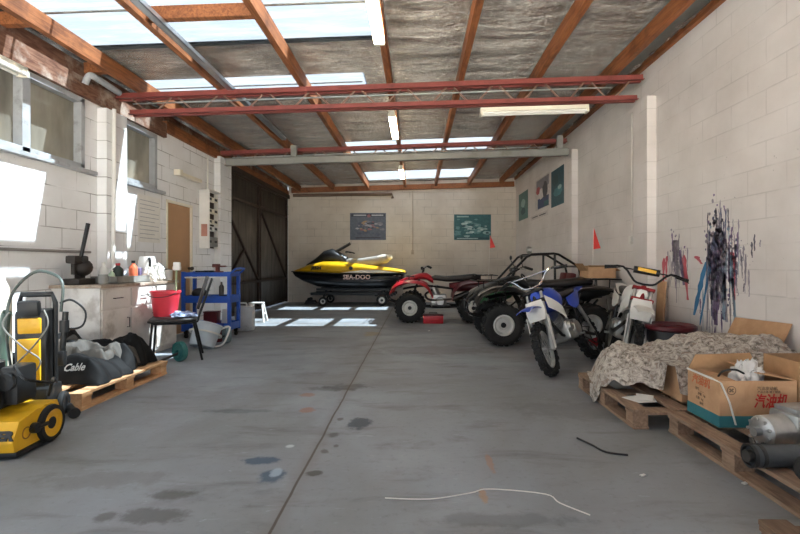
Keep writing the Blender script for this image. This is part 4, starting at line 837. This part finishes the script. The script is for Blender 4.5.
for i, (x, y, a, b_, c_, lb) in enumerate(((-3.19, 5.55, .06, .07, .10, 'crumpled white plastic bag on the bench edge before the carton'), (-3.19, 5.74, .06, .06, .12, 'crumpled white plastic bag on the bench edge before the white jug'))):
    crumple('plastic_bag', WHITE, (x, y, BZ), a, b_, c_, .45, lb, 'plastic bag', seed=i*5+2, grp='bags on the bench')
t = empty('pot', 'white enamel pot at the far end of the bench', 'pot', (-3.19, 5.92, BZ)); MB().lathe([(.002, 0), (.06, 0), (.07, .02), (.07, .13), (.064, .13), (.063, .02), (.002, .012)], n=20).build('pot_body', WHITE, t); MB().tube([(.0, -.07, .1), (0, -.1, .1), (0, -.1, .05), (0, -.07, .05)], .007).build('handle', BLACK, t); MB().lathe([(.002, .15), (.02, .148), (.07, .132)], n=20).build('lid', STEEL, t)
# ------------------------------------------------------------------ chair, bucket, brush
t = empty('chair', 'black framed stacking chair before the bench carrying the red bucket', 'chair', (-2.75, 5.27, 0), PI+.42); k = MB()
k.stations([(-.23, .445, .19, .015, 4), (-.18, .45, .23, .028, 4), (.1, .45, .24, .03, 4), (.22, .448, .22, .026, 4), (.25, .44, .18, .014, 4)], 20); k.build('seat', CHAR, t, ang=50)
k = MB(); k.sheet([[(-.27-.02*math.cos((j/6-.5)*2)*-1-.10*i/6, (j/6-.5)*(.42-.03*abs(i-3)), .56+.36*i/6) for j in range(7)] for i in range(7)], .03); k.build('backrest', CHAR, t)
for s in (1, -1):
    MB().tube([(.2, s*.2, .43), (.23, s*.23, .0)], .0125).build('leg', BLKM, t); MB().tube([(-.2, s*.2, .43), (-.29, s*.22, .0)], .0125).build('leg', BLKM, t)
k = MB()
for s in (1, -1): MB().tube([(.2, s*.2, .42), (-.2, s*.2, .42), (-.26, s*.2, .5), (-.39, s*.19, .9)], .011, 8, 3).build('side_rail', BLKM, t)
for x in (.2, -.2): MB().tube([(x, -.2, .42), (x, .2, .42)], .011).build('cross_rail', BLKM, t)
t = empty('bucket', 'bright red plastic bucket on the chair seat', 'bucket', (-2.85, 5.27, .482)); MB().lathe([(.002, 0), (.115, 0), (.12, .01), (.15, .26), (.16, .262), (.16, .285), (.146, .285), (.112, .02), (.002, .014)], n=30).build('bucket_body', BUCKET, t); k = MB(); k.tube([(.158*math.cos(a), .158*math.sin(a)*.6-.07, .27-.05*abs(math.sin(a))) for a in [PI+PI*i/10 for i in range(11)]], .004, 6); k.build('handle', BLKM, t)
t = empty('brush', 'long handled brush standing up in the red bucket', 'brush', (-2.79, 5.35, .50)); MB().cyl((0, 0, 0.0), (.0, .05, .5), .012).build('handle', mat('green_stick', '8f9a7a', .6), t); MB().box((0, .055, .52), (.09, .04, .05), bev=.012).box((0, .055, .56), (.08, .035, .06), bev=.01).build('brush_head', WPLAST, t)
crumple('rag', mat('blue_rag', 'aebbd6', .85, 0, .12), (-2.62, 5.22, .48), .11, .09, .035, .5, 'pale blue rag on the chair seat beside the bucket', 'rag', seed=4)
t = empty('plastic_tub', 'white plastic tub with pale rims lying on the floor behind the chair', 'tub', (-2.72, 5.85, 0), .3, rot=(-.35, .25, .3)); MB().lathe([(.002, .03), (.14, .03), (.15, .05), (.17, .3), (.185, .3), (.185, .32), (.16, .32), (.14, .06), (.002, .05)], n=26).build('tub_body', mat('pale_blue_plastic', 'c6d0d8', .4, 0, .06), t); MB().lathe([(.18, .19), (.2, .19), (.2, .21), (.18, .21)], n=26, close=True).build('rim', WPLAST, t); MB().tube([(.17, 0, .3), (.26, 0, .34), (.24, 0, .12), (.15, 0, .06)], .012, 8, 4).build('handle', WPLAST, t)
crumple('rag', mat('purple_cloth', '6d2f70', .8, 0, .15), (-2.98, 4.93, 0), .07, .05, .06, .5, 'small purple cloth on the floor by the far end of the pine pallet', 'rag', seed=9)
def bar_disc(lb, c, r, m, d, L, nm='weight_bar'):
    c = Vector(c); t = empty(nm, lb, 'wheel and bar', (c.x, c.y, 0)); d = Vector(d).normalized(); o = Vector((0, 0, c.z))
    MB().lathe([(.02, -.03), (r*.55, -.03), (r*.62, -.02), (r*.85, -.02), (r*.97, -.028), (r, -.015), (r, .015), (r*.97, .028), (r*.85, .02), (r*.62, .02), (r*.55, .03), (.02, .03)], o, d, 30, True).build('disc', m, t)
    MB().cyl(o-d*.05, o+d*L+Vector((0, 0, -c.z+.02)), .013).build('bar', STEEL, t); return t
bar_disc('teal disc with a steel bar standing on the floor beside the chair legs', (-2.60, 5.10, .112), .108, TEAL, (-.5, -.85, 0), .32)
bar_disc('grey disc with a steel bar standing on the floor before the blue cart', (-2.57, 6.28, .122), .118, mat('grey_green_disc', '6d7f84', .5, 0, .1), (-.75, -.65, 0), .36)
# ------------------------------------------------------------------ blue tool cart
t = empty('tool_cart', 'blue steel tool cart with open shelves beside the tan door', 'cart', (-3.03, 6.86, 0))
for x in (-.33, .33):
    for y in (-.17, .17): MB().box((x, y, .53), (.05, .04, .86), bev=.004).build('post', CARTBLUE, t, smooth_=False)
k = MB(); k.tube([(.35, -.17, .93), (.42, -.17, 1.0), (.42, .17, 1.0), (.35, .17, .93)], .014, 8, 2); k.build('push_handle', CARTBLUE, t)
for z, h in ((.92, .06), (.56, .1), (.17, .1)):
    k = MB(); k.box((0, 0, z), (.66, .34, .01)); k.box((0, -.185, z+.0), (.7, .012, h), bev=.003); k.box((0, .185, z), (.7, .012, h)); k.box((-.345, 0, z), (.012, .36, h)); k.box((.345, 0, z), (.012, .36, h)); k.build('shelf', CARTBLUE, t, smooth_=False)
MB().box((0, -.193, .875), (.6, .012, .02), bev=.003).build('shelf_edge', WHITE, t, label='white edge strip under the top shelf')
for x in (-.3, .3):
    for y in (-.15, .15): q = MB().box((x, y, .09), (.05, .04, .05)).build('caster', BLKM, t); MB().cyl((x-.015, y, .035), (x+.015, y, .035), .035, n=16).build('wheel', RUBBER, q)
def small(name, lb, cat, loc, fn, m, grp=None, rz=0.0):
    k = MB(); fn(k); o = k.build(name, m, ang=45); o.location = loc; o.rotation_euler = (0, 0, rz); return tag(o, lb, cat, grp)
small('bench_vice', 'small dark vice on top of the blue cart', 'vice', (-2.95, 6.88, .926), lambda k: (k.box((0, 0, .02), (.14, .1, .04), bev=.008), k.box((0, 0, .07), (.05, .06, .08), bev=.01), k.box((-.02, 0, .12), (.1, .07, .05), bev=.01), k.cyl((.03, 0, .11), (.12, 0, .11), .012), k.cyl((.12, -.05, .11), (.12, .05, .11), .006)), mat('rusty_vice', '6b3a34', .6, .3, .2))
small('tool_tray', 'long black tray of tools on top of the blue cart', 'tray', (-3.12, 6.80, .926), lambda k: (k.box((0, 0, .012), (.3, .16, .02), bev=.004), k.cyl((-.12, 0, .035), (.14, .03, .035), .012), k.cyl((-.1, -.04, .035), (.1, -.05, .035), .01), k.box((.05, .05, .035), (.14, .04, .03), bev=.008)), BLKM)
small('face_mask', 'black cap shaped tool on the middle shelf of the cart', 'tool', (-3.18, 6.8, .566), lambda k: (k.ell((0, 0, .075), .11, .09, .08), k.box((.1, -.04, .03), (.12, .1, .03), bev=.01)), BLACK)
small('spray_can', 'dark upright can on the middle shelf of the blue cart', 'can', (-2.88, 6.85, .566), lambda k: (k.lathe([(.002, 0), (.035, 0), (.035, .17), (.02, .2), (.002, .2)], n=16), k.cyl((0, 0, .2), (0, 0, .24), .014)), STEEL)
small('torch', 'small black tool lying at the right of the middle cart shelf', 'tool', (-2.8, 6.78, .566), lambda k: (k.cyl((-.05, 0, .03), (.06, 0, .03), .025), k.cyl((.06, 0, .03), (.08, 0, .03), .03)), BLACK)
small('red_box', 'dark red tin on the lower shelf of the blue cart', 'tin', (-3.05, 6.92, .176), lambda k: (k.box((0, 0, .09), (.2, .14, .18), bev=.008), k.box((0, 0, .185), (.21, .15, .02), bev=.006)), MAROON)
small('white_box', 'small white packet on the lower shelf of the blue cart', 'packet', (-2.84, 6.92, .176), lambda k: (k.box((0, 0, .11), (.11, .06, .22), (0, .08, .1), .004), k.box((0, -.032, .12), (.07, .004, .08), (0, .08, .1), .001)), WPLAST)
small('blue_crate', 'blue plastic crate on the front of the lower cart shelf', 'crate', (-2.98, 6.66, .0), lambda k: (k.box((0, 0, .17), (.42, .02, .1), bev=.004), k.box((0, -.12, .17), (.42, .02, .1), bev=.004), k.box((-.2, -.06, .17), (.02, .14, .1), bev=.004), k.box((.2, -.06, .17), (.02, .14, .1), bev=.004), k.box((0, -.06, .125), (.42, .14, .012)), k.box((0, -.06, .06), (.36, .1, .12), bev=.004)), BLUE)
small('red_can', 'dark red can on the floor before the blue cart', 'can', (-2.75, 6.42, 0), lambda k: (k.lathe([(.002, 0), (.06, 0), (.062, .01), (.062, .16), (.05, .18), (.002, .18)], n=18), k.tube([(-.05, 0, .17), (-.03, 0, .22), (.03, 0, .22), (.05, 0, .17)], .005)), mat('dark_red_tin', '5e1f24', .4, .2, .15))
# jerry can, stool
t = empty('jerry_can', 'pale grey plastic jerry can on the floor beside the blue cart', 'jerry can', (-2.76, 7.45, 0), .1); k = MB(); k.box((0, 0, .2), (.29, .18, .4), bev=.04); k.box((0, -.095, .2), (.2, .012, .26), bev=.005); k.build('can_body', mat('grey_plastic', 'b9babb', .5, 0, .07, dirt='8d8b86'), t); MB().cyl((.09, 0, .39), (.09, 0, .45), .032, n=16).build('cap', WPLAST, t); MB().tube([(-.1, 0, .39), (-.09, 0, .44), (.02, 0, .44), (.03, 0, .39)], .014, 8, 3).build('handle', WPLAST, t)
t = empty('step_stool', 'little white A-frame stool in the sun beside the jerry can', 'stool', (-2.95, 8.62, 0), .1); MB().box((0, 0, .35), (.22, .14, .025), bev=.004).build('seat', WHITE, t)
for sx in (-1, 1):
    for sy in (-1, 1): MB().beam((sx*.09, sy*.05, .34), (sx*.14, sy*.14, 0), .028, .028).build('leg', WHITE, t)
    MB().beam((sx*.118, -.1, .16), (sx*.118, .1, .16), .02, .02).build('stretcher', WHITE, t)
# ------------------------------------------------------------------ black covers on the pine pallet
VIN = mat('black_vinyl_cover', '121111', .72, 0, .3, 5, .08, spec=.18); VIN2 = mat('worn_grey_vinyl', '453f38', .7, 0, .15, 6, .08)
def heap(x0, x1, y0, y1, fz, m, lb, seed, zb=.1315, name='vinyl_cover', n=56, am=1.0):
    g = []
    for i in range(n+1):
        r = []
        for j in range(n+1):
            u, v = i/n, j/n; x = x0+(x1-x0)*u; y = y0+(y1-y0)*v; p = Vector((x*3.1, y*3.1, seed))
            x += .05*noise.noise(Vector((v*5, seed, 0))); y += .05*noise.noise(Vector((u*5, seed, 5)))
            e = min(1, min(u, 1-u)/.13)*min(1, min(v, 1-v)/.13); rid = 1-abs(noise.noise(p*1.3))*2
            z = zb+.008+e**.6*(fz(u, v)*(1-.45*am+.45*am*rid)+am*.05*noise.fractal(p*2, .9, 2.1, 3)+am*.03*abs(noise.noise(p*4)))
            r.append((x, y, max(z, zb+.006)))
        g.append(r)
    o = MB().sheet(g, .004).build(name, m, ang=60); return tag(o, lb, 'cover', 'vinyl covers on the pine pallet')
heap(-3.50, -2.52, 3.95, 4.50, lambda u, v: .22+.06*math.sin(u*7)+.07*v, VIN, 'black vinyl cover bunched at the far end of the pine pallet', 2.2)
heap(-3.48, -2.46, 3.60, 4.06, lambda u, v: .17+.05*math.sin(u*9+1), VIN, 'black vinyl cover with white script lettering on the pine pallet', 7.4, am=.45)
heap(-3.25, -2.56, 3.80, 4.30, lambda u, v: .24+.04*math.sin(u*6), VIN2, 'worn grey vinyl panel draped over the black covers', 4.9, zb=.16)
tx_ = text('script_lettering', 'Cable', .075, WPLAST, bpy.data.objects['vinyl_cover.001'], plane_xf((-2.665, 3.3, .265), (1, 0, .08), (0, 0, 1)), depth=.0005, shear=.35, bold=.002)
from mathutils.bvhtree import BVHTree
_me = bpy.data.objects['vinyl_cover.001'].data; _bv = BVHTree.FromPolygons([v.co for v in _me.vertices], [p.vertices[:] for p in _me.polygons])
_b = bmesh.new(); _b.from_mesh(tx_.data); bmesh.ops.triangulate(_b, faces=_b.faces[:]); bmesh.ops.subdivide_edges(_b, edges=[e for e in _b.edges if e.calc_length() > .006], cuts=3, use_grid_fill=True); bmesh.ops.triangulate(_b, faces=_b.faces[:]); _b.to_mesh(tx_.data); _b.free()
for v in tx_.data.vertices:
    h_ = _bv.ray_cast(Vector((v.co.x, 3.2, v.co.z)), Vector((0, 1, 0)))
    v.co.y = (h_[0].y if h_[0] is not None else 3.8)-.010
# ------------------------------------------------------------------ upright electric washer on the pallet
t = empty('pressure_washer', 'upright black and yellow pressure washer with coiled hoses on the pallet', 'pressure washer', (-2.62, 3.19, 0), .30); t.scale = (.8, .92, 1)
k = MB(); k.box((0, 0, .16), (.30, .26, .16), bev=.03); k.box((0, .02, .48), (.23, .2, .56), bev=.035); k.build('washer_body', BLACK, t)
MB().box((0, -.085, .42), (.16, .03, .30), (.05, 0, 0), .012).build('front_panel', YEL, t, label='tall yellow front panel'); MB().box((0, -.078, .655), (.165, .03, .105), (.05, 0, 0), .01).build('front_panel', YEL, t, label='short yellow panel above the tall one')
MB().box((0, -.085, .77), (.15, .07, .11), (.1, 0, 0), .025).build('control_head', BLACK, t)
k = MB(); k.tube([(-.125, .05, .2), (-.13, .04, .8), (-.11, .03, .86), (.11, .03, .86), (.13, .04, .8), (.125, .05, .2)], .019, 10, 0); k.build('handle_frame', BLACK, t)
for s in (1, -1): wheel(t, (s*.18, .06, .09), .09, .05, .05, BLACK, (s, 0, 0), 0)
k = MB(); k.cyl((.21, -.03, .45), (.235, -.03, .74), .022); k.cyl((.225, -.03, .60), (.225, -.03, .68), .035); k.box((.21, -.03, .42), (.05, .06, .1), bev=.01); k.build('spray_gun', BLACK, t)
k = MB(); k.tube([(-.19, .04, .35), (-.235, .06, .62), (-.2, .07, .86), (-.05, .08, 1.01), (.1, .06, 1.0), (.2, .0, .93), (.2, -.03, .74)], .011, 8, 5); k.build('hose', mat('grey_hose', '4f5650', .5), t)
k = MB(); k.tube([(.19, -.02, .8), (.28, -.03, .82), (.38, -.03, .74), (.36, -.03, .64), (.26, -.03, .62), (.2, -.02, .66)], .008, 8, 5); k.build('cable', BLACK, t)
k = MB(); k.tube([(-.13, -.1, .75), (-.16, -.13, .66), (-.02, -.135, .52), (.1, -.13, .42), (.0, -.13, .3), (-.12, -.12, .24)], .0058, 8, 5); k.tube([(.11, -.1, .76), (.15, -.13, .66), (.05, -.14, .52), (-.12, -.13, .36), (-.16, -.1, .26)], .0058, 8, 5); k.build('power_cable', mat('pale_cable', '77746c', .5), t, label='pale cables crossed over the yellow panels')
o = MB().tube([(-2.98, 3.32, .02), (-2.98, 3.36, .62), (-2.96, 3.36, .72)], .03, 10, 3).build('lance_tube', mat('dark_green_tube', '4d5f52', .5, 0, .1)); tag(o, 'dark green tube standing behind the upright pressure washer', 'tube')
t = empty('bottle', 'cream detergent bottle standing on the pallet behind the upright washer', 'bottle', (-3.1, 3.47, .131)); MB().lathe([(.002, 0), (.06, 0), (.062, .02), (.062, .68), (.05, .76), (.022, .82), (.022, .86), (.002, .86)], n=18).build('bottle_body', CREAM, t); MB().cyl((0, 0, .85), (0, 0, .89), .026).build('cap', WPLAST, t)
# ------------------------------------------------------------------ petrol washer, lower left corner
t = empty('pressure_washer', 'yellow petrol pressure washer with a black engine at the lower left corner', 'pressure washer', (-2.475, 2.66, 0), .10); k = MB()
ring = lambda x: [(x, -.15, .03), (x, -.17, .10), (x, -.12, .2), (x, -.06, .21), (x, .02, .215), (x, .08, .235), (x, .2, .235), (x, .22, .18), (x, .22, .06), (x, .16, .03)]
k.prism(ring(-.30), (.57, 0, 0)); bmesh.ops.bevel(k.bm, geom=k.bm.edges[:], offset=.014, segments=2, affect='EDGES', profile=.6); k.build('washer_body', YEL, t, ang=30)
MB().box((-.01, .03, .025), (.58, .37, .03), bev=.008).build('base_skirt', BLACK, t)
for s in (1, -1):
    w_ = wheel(t, (-.015+s*.292, .115, .115), .115, .045, .088, YEL, (s, 0, 0), 0)
MB().cyl((.27, -.02, .13), (.30, -.02, .13), .03, n=16).cyl((.29, -.02, .13), (.30, .06, .13), .012).build('valve', BLACK, t); k = MB(); k.lathe([(.028, 0), (.034, 0), (.034, .003), (.028, .003)], (.2705, -.07, .12), (1, 0, 0), 22, True); k.build('round_mark', mat('brown_mark', '8a5a20', .5), t)
text('brand_lettering', 'KÄRCHER', .066, BLACK, t, plane_xf((.115, -.1565, .13), (1, 0, 0), (0, .5, 1)), depth=.006, bold=.004)
k = MB(); k.box((-.05, .02, .34), (.34, .28, .2), bev=.03); 
for i in range(7): k.box((-.05, -.125, .26+.026*i), (.3, .05, .012), bev=.003)
for i in range(8): k.box((-.2+.04*i, -.14, .33), (.012, .02, .16), bev=.003)
k.cyl((-.05, .02, .44), (-.05, .02, .5), .12, n=24); k.build('engine', BLKM, t); k = MB(); k.box((-.16, -.02, .475), (.16, .2, .06), bev=.02); q = k.build('fuel_tank', BLACK, t); MB().box((-.14, -.125, .46), (.1, .01, .03), bev=.003).build('tank_label', YEL, q); MB().box((-.2, -.13, .43), (.06, .02, .03), bev=.003).build('choke_lever', GREEN, t)
k = MB(); k.box((.14, .06, .37), (.1, .16, .22), bev=.02); k.cyl((.14, -.05, .4), (.14, -.03, .4), .05, n=18); k.build('air_filter', BLACK, t); MB().tube([(.16, .0, .48), (.26, -.06, .42), (.3, .1, .36), (.24, .2, .36), (.2, .22, .25)], .009, 8, 5).build('hose', BLACK, t)
o = MB().cyl((-2.36, 3.20, .045), (-2.50, 3.34, .05), .024).cyl((-2.35, 3.19, .045), (-2.37, 3.21, .045), .036).build('hose_end', BLACK); tag(o, 'short black pipe end on the floor at the near corner of the pine pallet', 'pipe')
# ------------------------------------------------------------------ wall fittings and posters
def poster(lb, xf, w, h, base, shapes, name='poster', edge=.02):
    t = empty(name, lb, 'poster', (0,0,0), 0, 'wall posters'); t.matrix_world = xf
    MB().box((0, 0, .003), (w, h, .006), None, .001).build('sheet', base, t, smooth_=False)
    by = {}
    nn = [m.name for m, p in shapes]
    for i, (m, pts) in enumerate(shapes): by.setdefault(m.name if nn.count(m.name) > 6 else i, (m, MB()))[1].prism([(x*w/2, y*h/2, .0063+.0003*i) for x, y in pts], (0, 0, .0002))
    for m, k in by.values(): k.build('print', m, t, smooth_=False)
    return t
def blob(cx, cy, rx, ry, n=14, s=0): return [(cx+rx*math.cos(2*PI*i/n)*(1+.25*noise.noise(Vector((i*.9, s, 0)))), cy+ry*math.sin(2*PI*i/n)*(1+.25*noise.noise(Vector((i*.7, s, 4))))) for i in range(n)]
bar = lambda x0, x1, y0, y1: [(x0, y0), (x1, y0), (x1, y1), (x0, y1)]
pm = lambda n, c: mat('print_'+n, c, .5, 0, .2, 16)
bx = lambda px0, px1, py0, py1: (plane_xf((((px0+px1)/2-CX)*YB/F, YB, EYE+(CY-(py0+py1)/2)*YB/F), (1,0,0), (0,0,1)), (px1-px0)*YB/F, (py1-py0)*YB/F)
xf, w, h = bx(350, 386, 213, 240)
def scat(ms, n, sx, sy, r, seed, cy=0):
    rd = random.Random(seed); out = []
    for k_, mm in enumerate(ms):
        for i in range(n):
            x_, y_ = max(-.8, min(.8, rd.gauss(0, sx))), max(-.7, min(.6, rd.gauss(cy, sy))); q = rd.uniform(.4, 1)*r; out.append((mm, [(x_+q*1.7*math.cos(a)*rd.uniform(.6, 1.2), y_+q*math.sin(a)*rd.uniform(.5, 1.2)) for a in [2*PI*j/9 for j in range(9)]]))
    return out
poster('slate blue racing poster on the back wall above the jet ski', xf, w, h, pm('slate', '5d6472'), [(pm('dark_slate', '3a3f4b'), bar(-.94, .94, .72, .94)), (pm('pale', 'b9bcc2'), bar(-.8, -.1, .78, .88)), (pm('pale', 'b9bcc2'), bar(.2, .85, .78, .88)), (pm('dusty_red', '96636a'), blob(.05, .78, .1, .12)), (pm('dark_slate', '3a3f4b'), bar(-.7, .7, -.88, -.8))]+scat([pm('spray', '7f7e88'), pm('slate2', '50586a')], 10, .42, .28, .16, 3)+scat([pm('rose', '94656a'), pm('ochre', 'a08468'), pm('dark_slate', '3a3f4b'), pm('spray2', 'a5a3aa')], 7, .3, .22, .09, 5))
xf, w, h = bx(454, 491, 214.5, 240)
poster('teal sea poster on the back wall behind the quads', xf, w, h, pm('teal', '2f6468'), [(pm('deep', '1f4b52'), bar(-.95, .95, -.95, -.8)), (pm('foam2', 'b9cfcf'), bar(-.85, .3, -.9, -.85)), (pm('foam', '8fb0b0'), bar(-.85, -.2, .78, .88))]+scat([pm('mid_sea', '5d8a8c'), pm('foam', '8fb0b0')], 12, .5, .3, .15, 8)+scat([pm('deep', '1f4b52'), pm('foam2', 'b9cfcf'), pm('mid_sea', '5d8a8c')], 8, .4, .25, .09, 11))
def rw(px0, px1, t0, b0, t1, b1):
    ya, yb = F*XR/(px0-CX), F*XR/(px1-CX); zt = EYE+((CY-t0)*ya/F+(CY-t1)*yb/F)/2; zb = EYE+((CY-b0)*ya/F+(CY-b1)*yb/F)/2
    return plane_xf((XR, (ya+yb)/2, (zt+zb)/2), (0,-1,0), (0,0,1)), abs(ya-yb), zt-zb
xf, w, h = rw(519, 528, 194, 221, 190.5, 218)
poster('small green poster on the right wall furthest back', xf, w, h, pm('sea_green', '4a7574'), [(pm('foam', '8fb0b0'), blob(0, .2, .5, .3, s=3)), (pm('deep', '1f4b52'), blob(0, -.4, .5, .25, s=7))])
xf, w, h = rw(535.5, 549.5, 181, 211, 172.5, 206)
poster('white poster with red and blue motif between two teal ones on the right wall', xf, w, h, pm('off_white', 'c9c2be'), [(pm('pewter', '85848a'), bar(-.8, .95, .3, .92)), (pm('red', 'b04448'), blob(-.55, .25, .3, .25, s=2)), (pm('navy', '33446a'), bar(-.6, .95, -.95, -.3)), (pm('bright', 'd8d4d2'), blob(-.1, -.05, .3, .35, s=5)), (pm('charcoal', '45464c'), blob(.45, .1, .35, .5, s=6)), (pm('teal', '2f6468'), bar(.3, .95, -.9, -.6))])
xf, w, h = rw(551.5, 564, 171, 208, 165.5, 203)
poster('tall deep teal poster on the right wall nearest the pilaster', xf, w, h, pm('deep_teal', '1f5560'), [(pm('mid_teal', '3f8088'), blob(.1, -.25, .7, .25, s=2)), (pm('foam', '8fb0b0'), blob(.4, -.05, .3, .12, s=4)), (pm('deep', '16424c'), blob(-.3, .4, .5, .3, s=7))])
xf, w, h = rw(531, 548, 217, 221.5, 209.5, 214)
poster('narrow pale sticker with a line of print under the white poster', xf, w, h, pm('off_white', 'c9c2be'), [(pm('charcoal', '45464c'), bar(-.8, -.1, -.2, .3)), (pm('charcoal', '45464c'), bar(.05, .8, -.3, .2))], name='sticker')
# meter board
t = empty('meter_board', 'open white meter cabinet with rows of dark and pale boxes beside the tan door', 'meter cabinet', (XL+.002, 7.93, 1.33)); k = MB(); k.box2((0, -.245, 0), (.012, .245, .98)); k.box2((0, -.25, 0), (.17, -.238, .98)); k.box2((0, .238, 0), (.1, .25, .98)); k.box2((0, -.25, .968), (.17, .25, .98)); k.build('cabinet', WHITE, t, smooth_=False)
MB().box2((.012, -.238, .01), (.03, .238, .968)).build('back_board', mat('dark_board', '3a2d26', .7), t, smooth_=False)
for z, m_ in ((.84, CREAM), (.64, CREAM), (.46, CREAM), (.34, WPLAST), (.12, GREYST)):
    for y in (-.11, .11): q = MB().box((.075, y, z), (.09, .17, .075 if z != .12 else .16), None, .008).build('meter_box', m_, t); MB().box((.122, y, z), (.004, .1, .04)).build('window', BLACK, q, smooth_=False)
MB().box((.085, -.2515, .30), (.1, .003, .2)).build('warning_label', mat('faded_red_label', 'b8806e', .6), t, smooth_=False)
t2 = MB().tube([(XL+.03, 7.93, 2.32), (XL+.03, 7.93, 2.9)], .015).build('conduit', WPLAST); tag(t2, 'white conduit rising from the meter cabinet to the roof', 'conduit')
def fit(nm, lb, cat, k, m, grp='wall conduits'): return tag(k.build(nm, m), lb, cat, grp)
k = MB().tube([(XR-.02, 5.95, 3.0), (XR-.02, 5.95, 1.42)], .012).box((XR-.025, 5.95, 1.38), (.05, .07, .1), bev=.008); fit('conduit', 'thin white conduit with a switch box on the right wall between pilasters', 'conduit', k, WHITE)
k = MB().tube([(-.12, YB-.02, 3.1), (-.12, YB-.02, 1.45)], .014).box((-.12, YB-.03, 1.4), (.08, .06, .12), bev=.008); fit('conduit', 'thin conduit with a switch down the middle of the back wall', 'conduit', k, mat('conduit_beige', 'bcae9c', .5))
k = MB().tube([(-3.45, YB-.06, 2.98), (-.7, YB-.06, 3.02), (-.68, YB-.06, 2.9)], .045); fit('pipe', 'brown pipe along the top of the back wall at the left', 'pipe', k, mat('brown_pipe', '6b5646', .6, .1), 'wall pipes')
k = MB().tube([(XL+.015, 2.6, 1.2), (XL+.015, 5.1, 1.2)], .014); fit('pipe', 'thin grey pipe running level along the left wall below the windows', 'pipe', k, mat('grey_pipe', '8d8781', .5), 'wall pipes')
k = MB().tube([(XL+.135, 5.32, 2.84), (XL+.135, 5.32, 2.2), (XL+.135, 5.3, 1.0)], .022); fit('pipe', 'white pipe down the left pilaster beside the small window', 'pipe', k, WHITE, 'wall pipes')
k = MB().tube([P(85, 84, 4.9), P(89, 76, 4.9), P(96, 78, 4.95), P(119, 93, 5.38)], .034, 10, 4); fit('duct', 'curved grey gutter pipe under the roof above the first window', 'pipe', k, FRAMEP, 'wall pipes')
k = MB().box((XL+.05, 7.25, 2.42), (.08, .7, .05), bev=.006).box((XL+.05, 6.92, 2.43), (.1, .09, .09), bev=.01); fit('wall_bracket', 'cream light fitting on the left wall above the tan door', 'light fitting', k, CREAM, 'fittings')
t = empty('notice_board', 'white notice sheet with grey rows on the left wall beside the tan door', 'notice', (XL, 6.25, 1.36)); MB().box2((0, -.26, 0), (.006, .26, .62)).build('board', WHITE, t, smooth_=False)
k = MB(); [k.box2((.006, -.22, .05+.055*i), (.0066, .22-.1*(i % 3 == 1), .058+.055*i)) for i in range(10)]; q = k.build('printed_rows', mat('grey_rows', 'a5a5ab', .6), t, smooth_=False)
for o in list(bpy.data.objects):
    if o.type == 'MESH' and o.name.split('.')[0] == 'hub' : pass
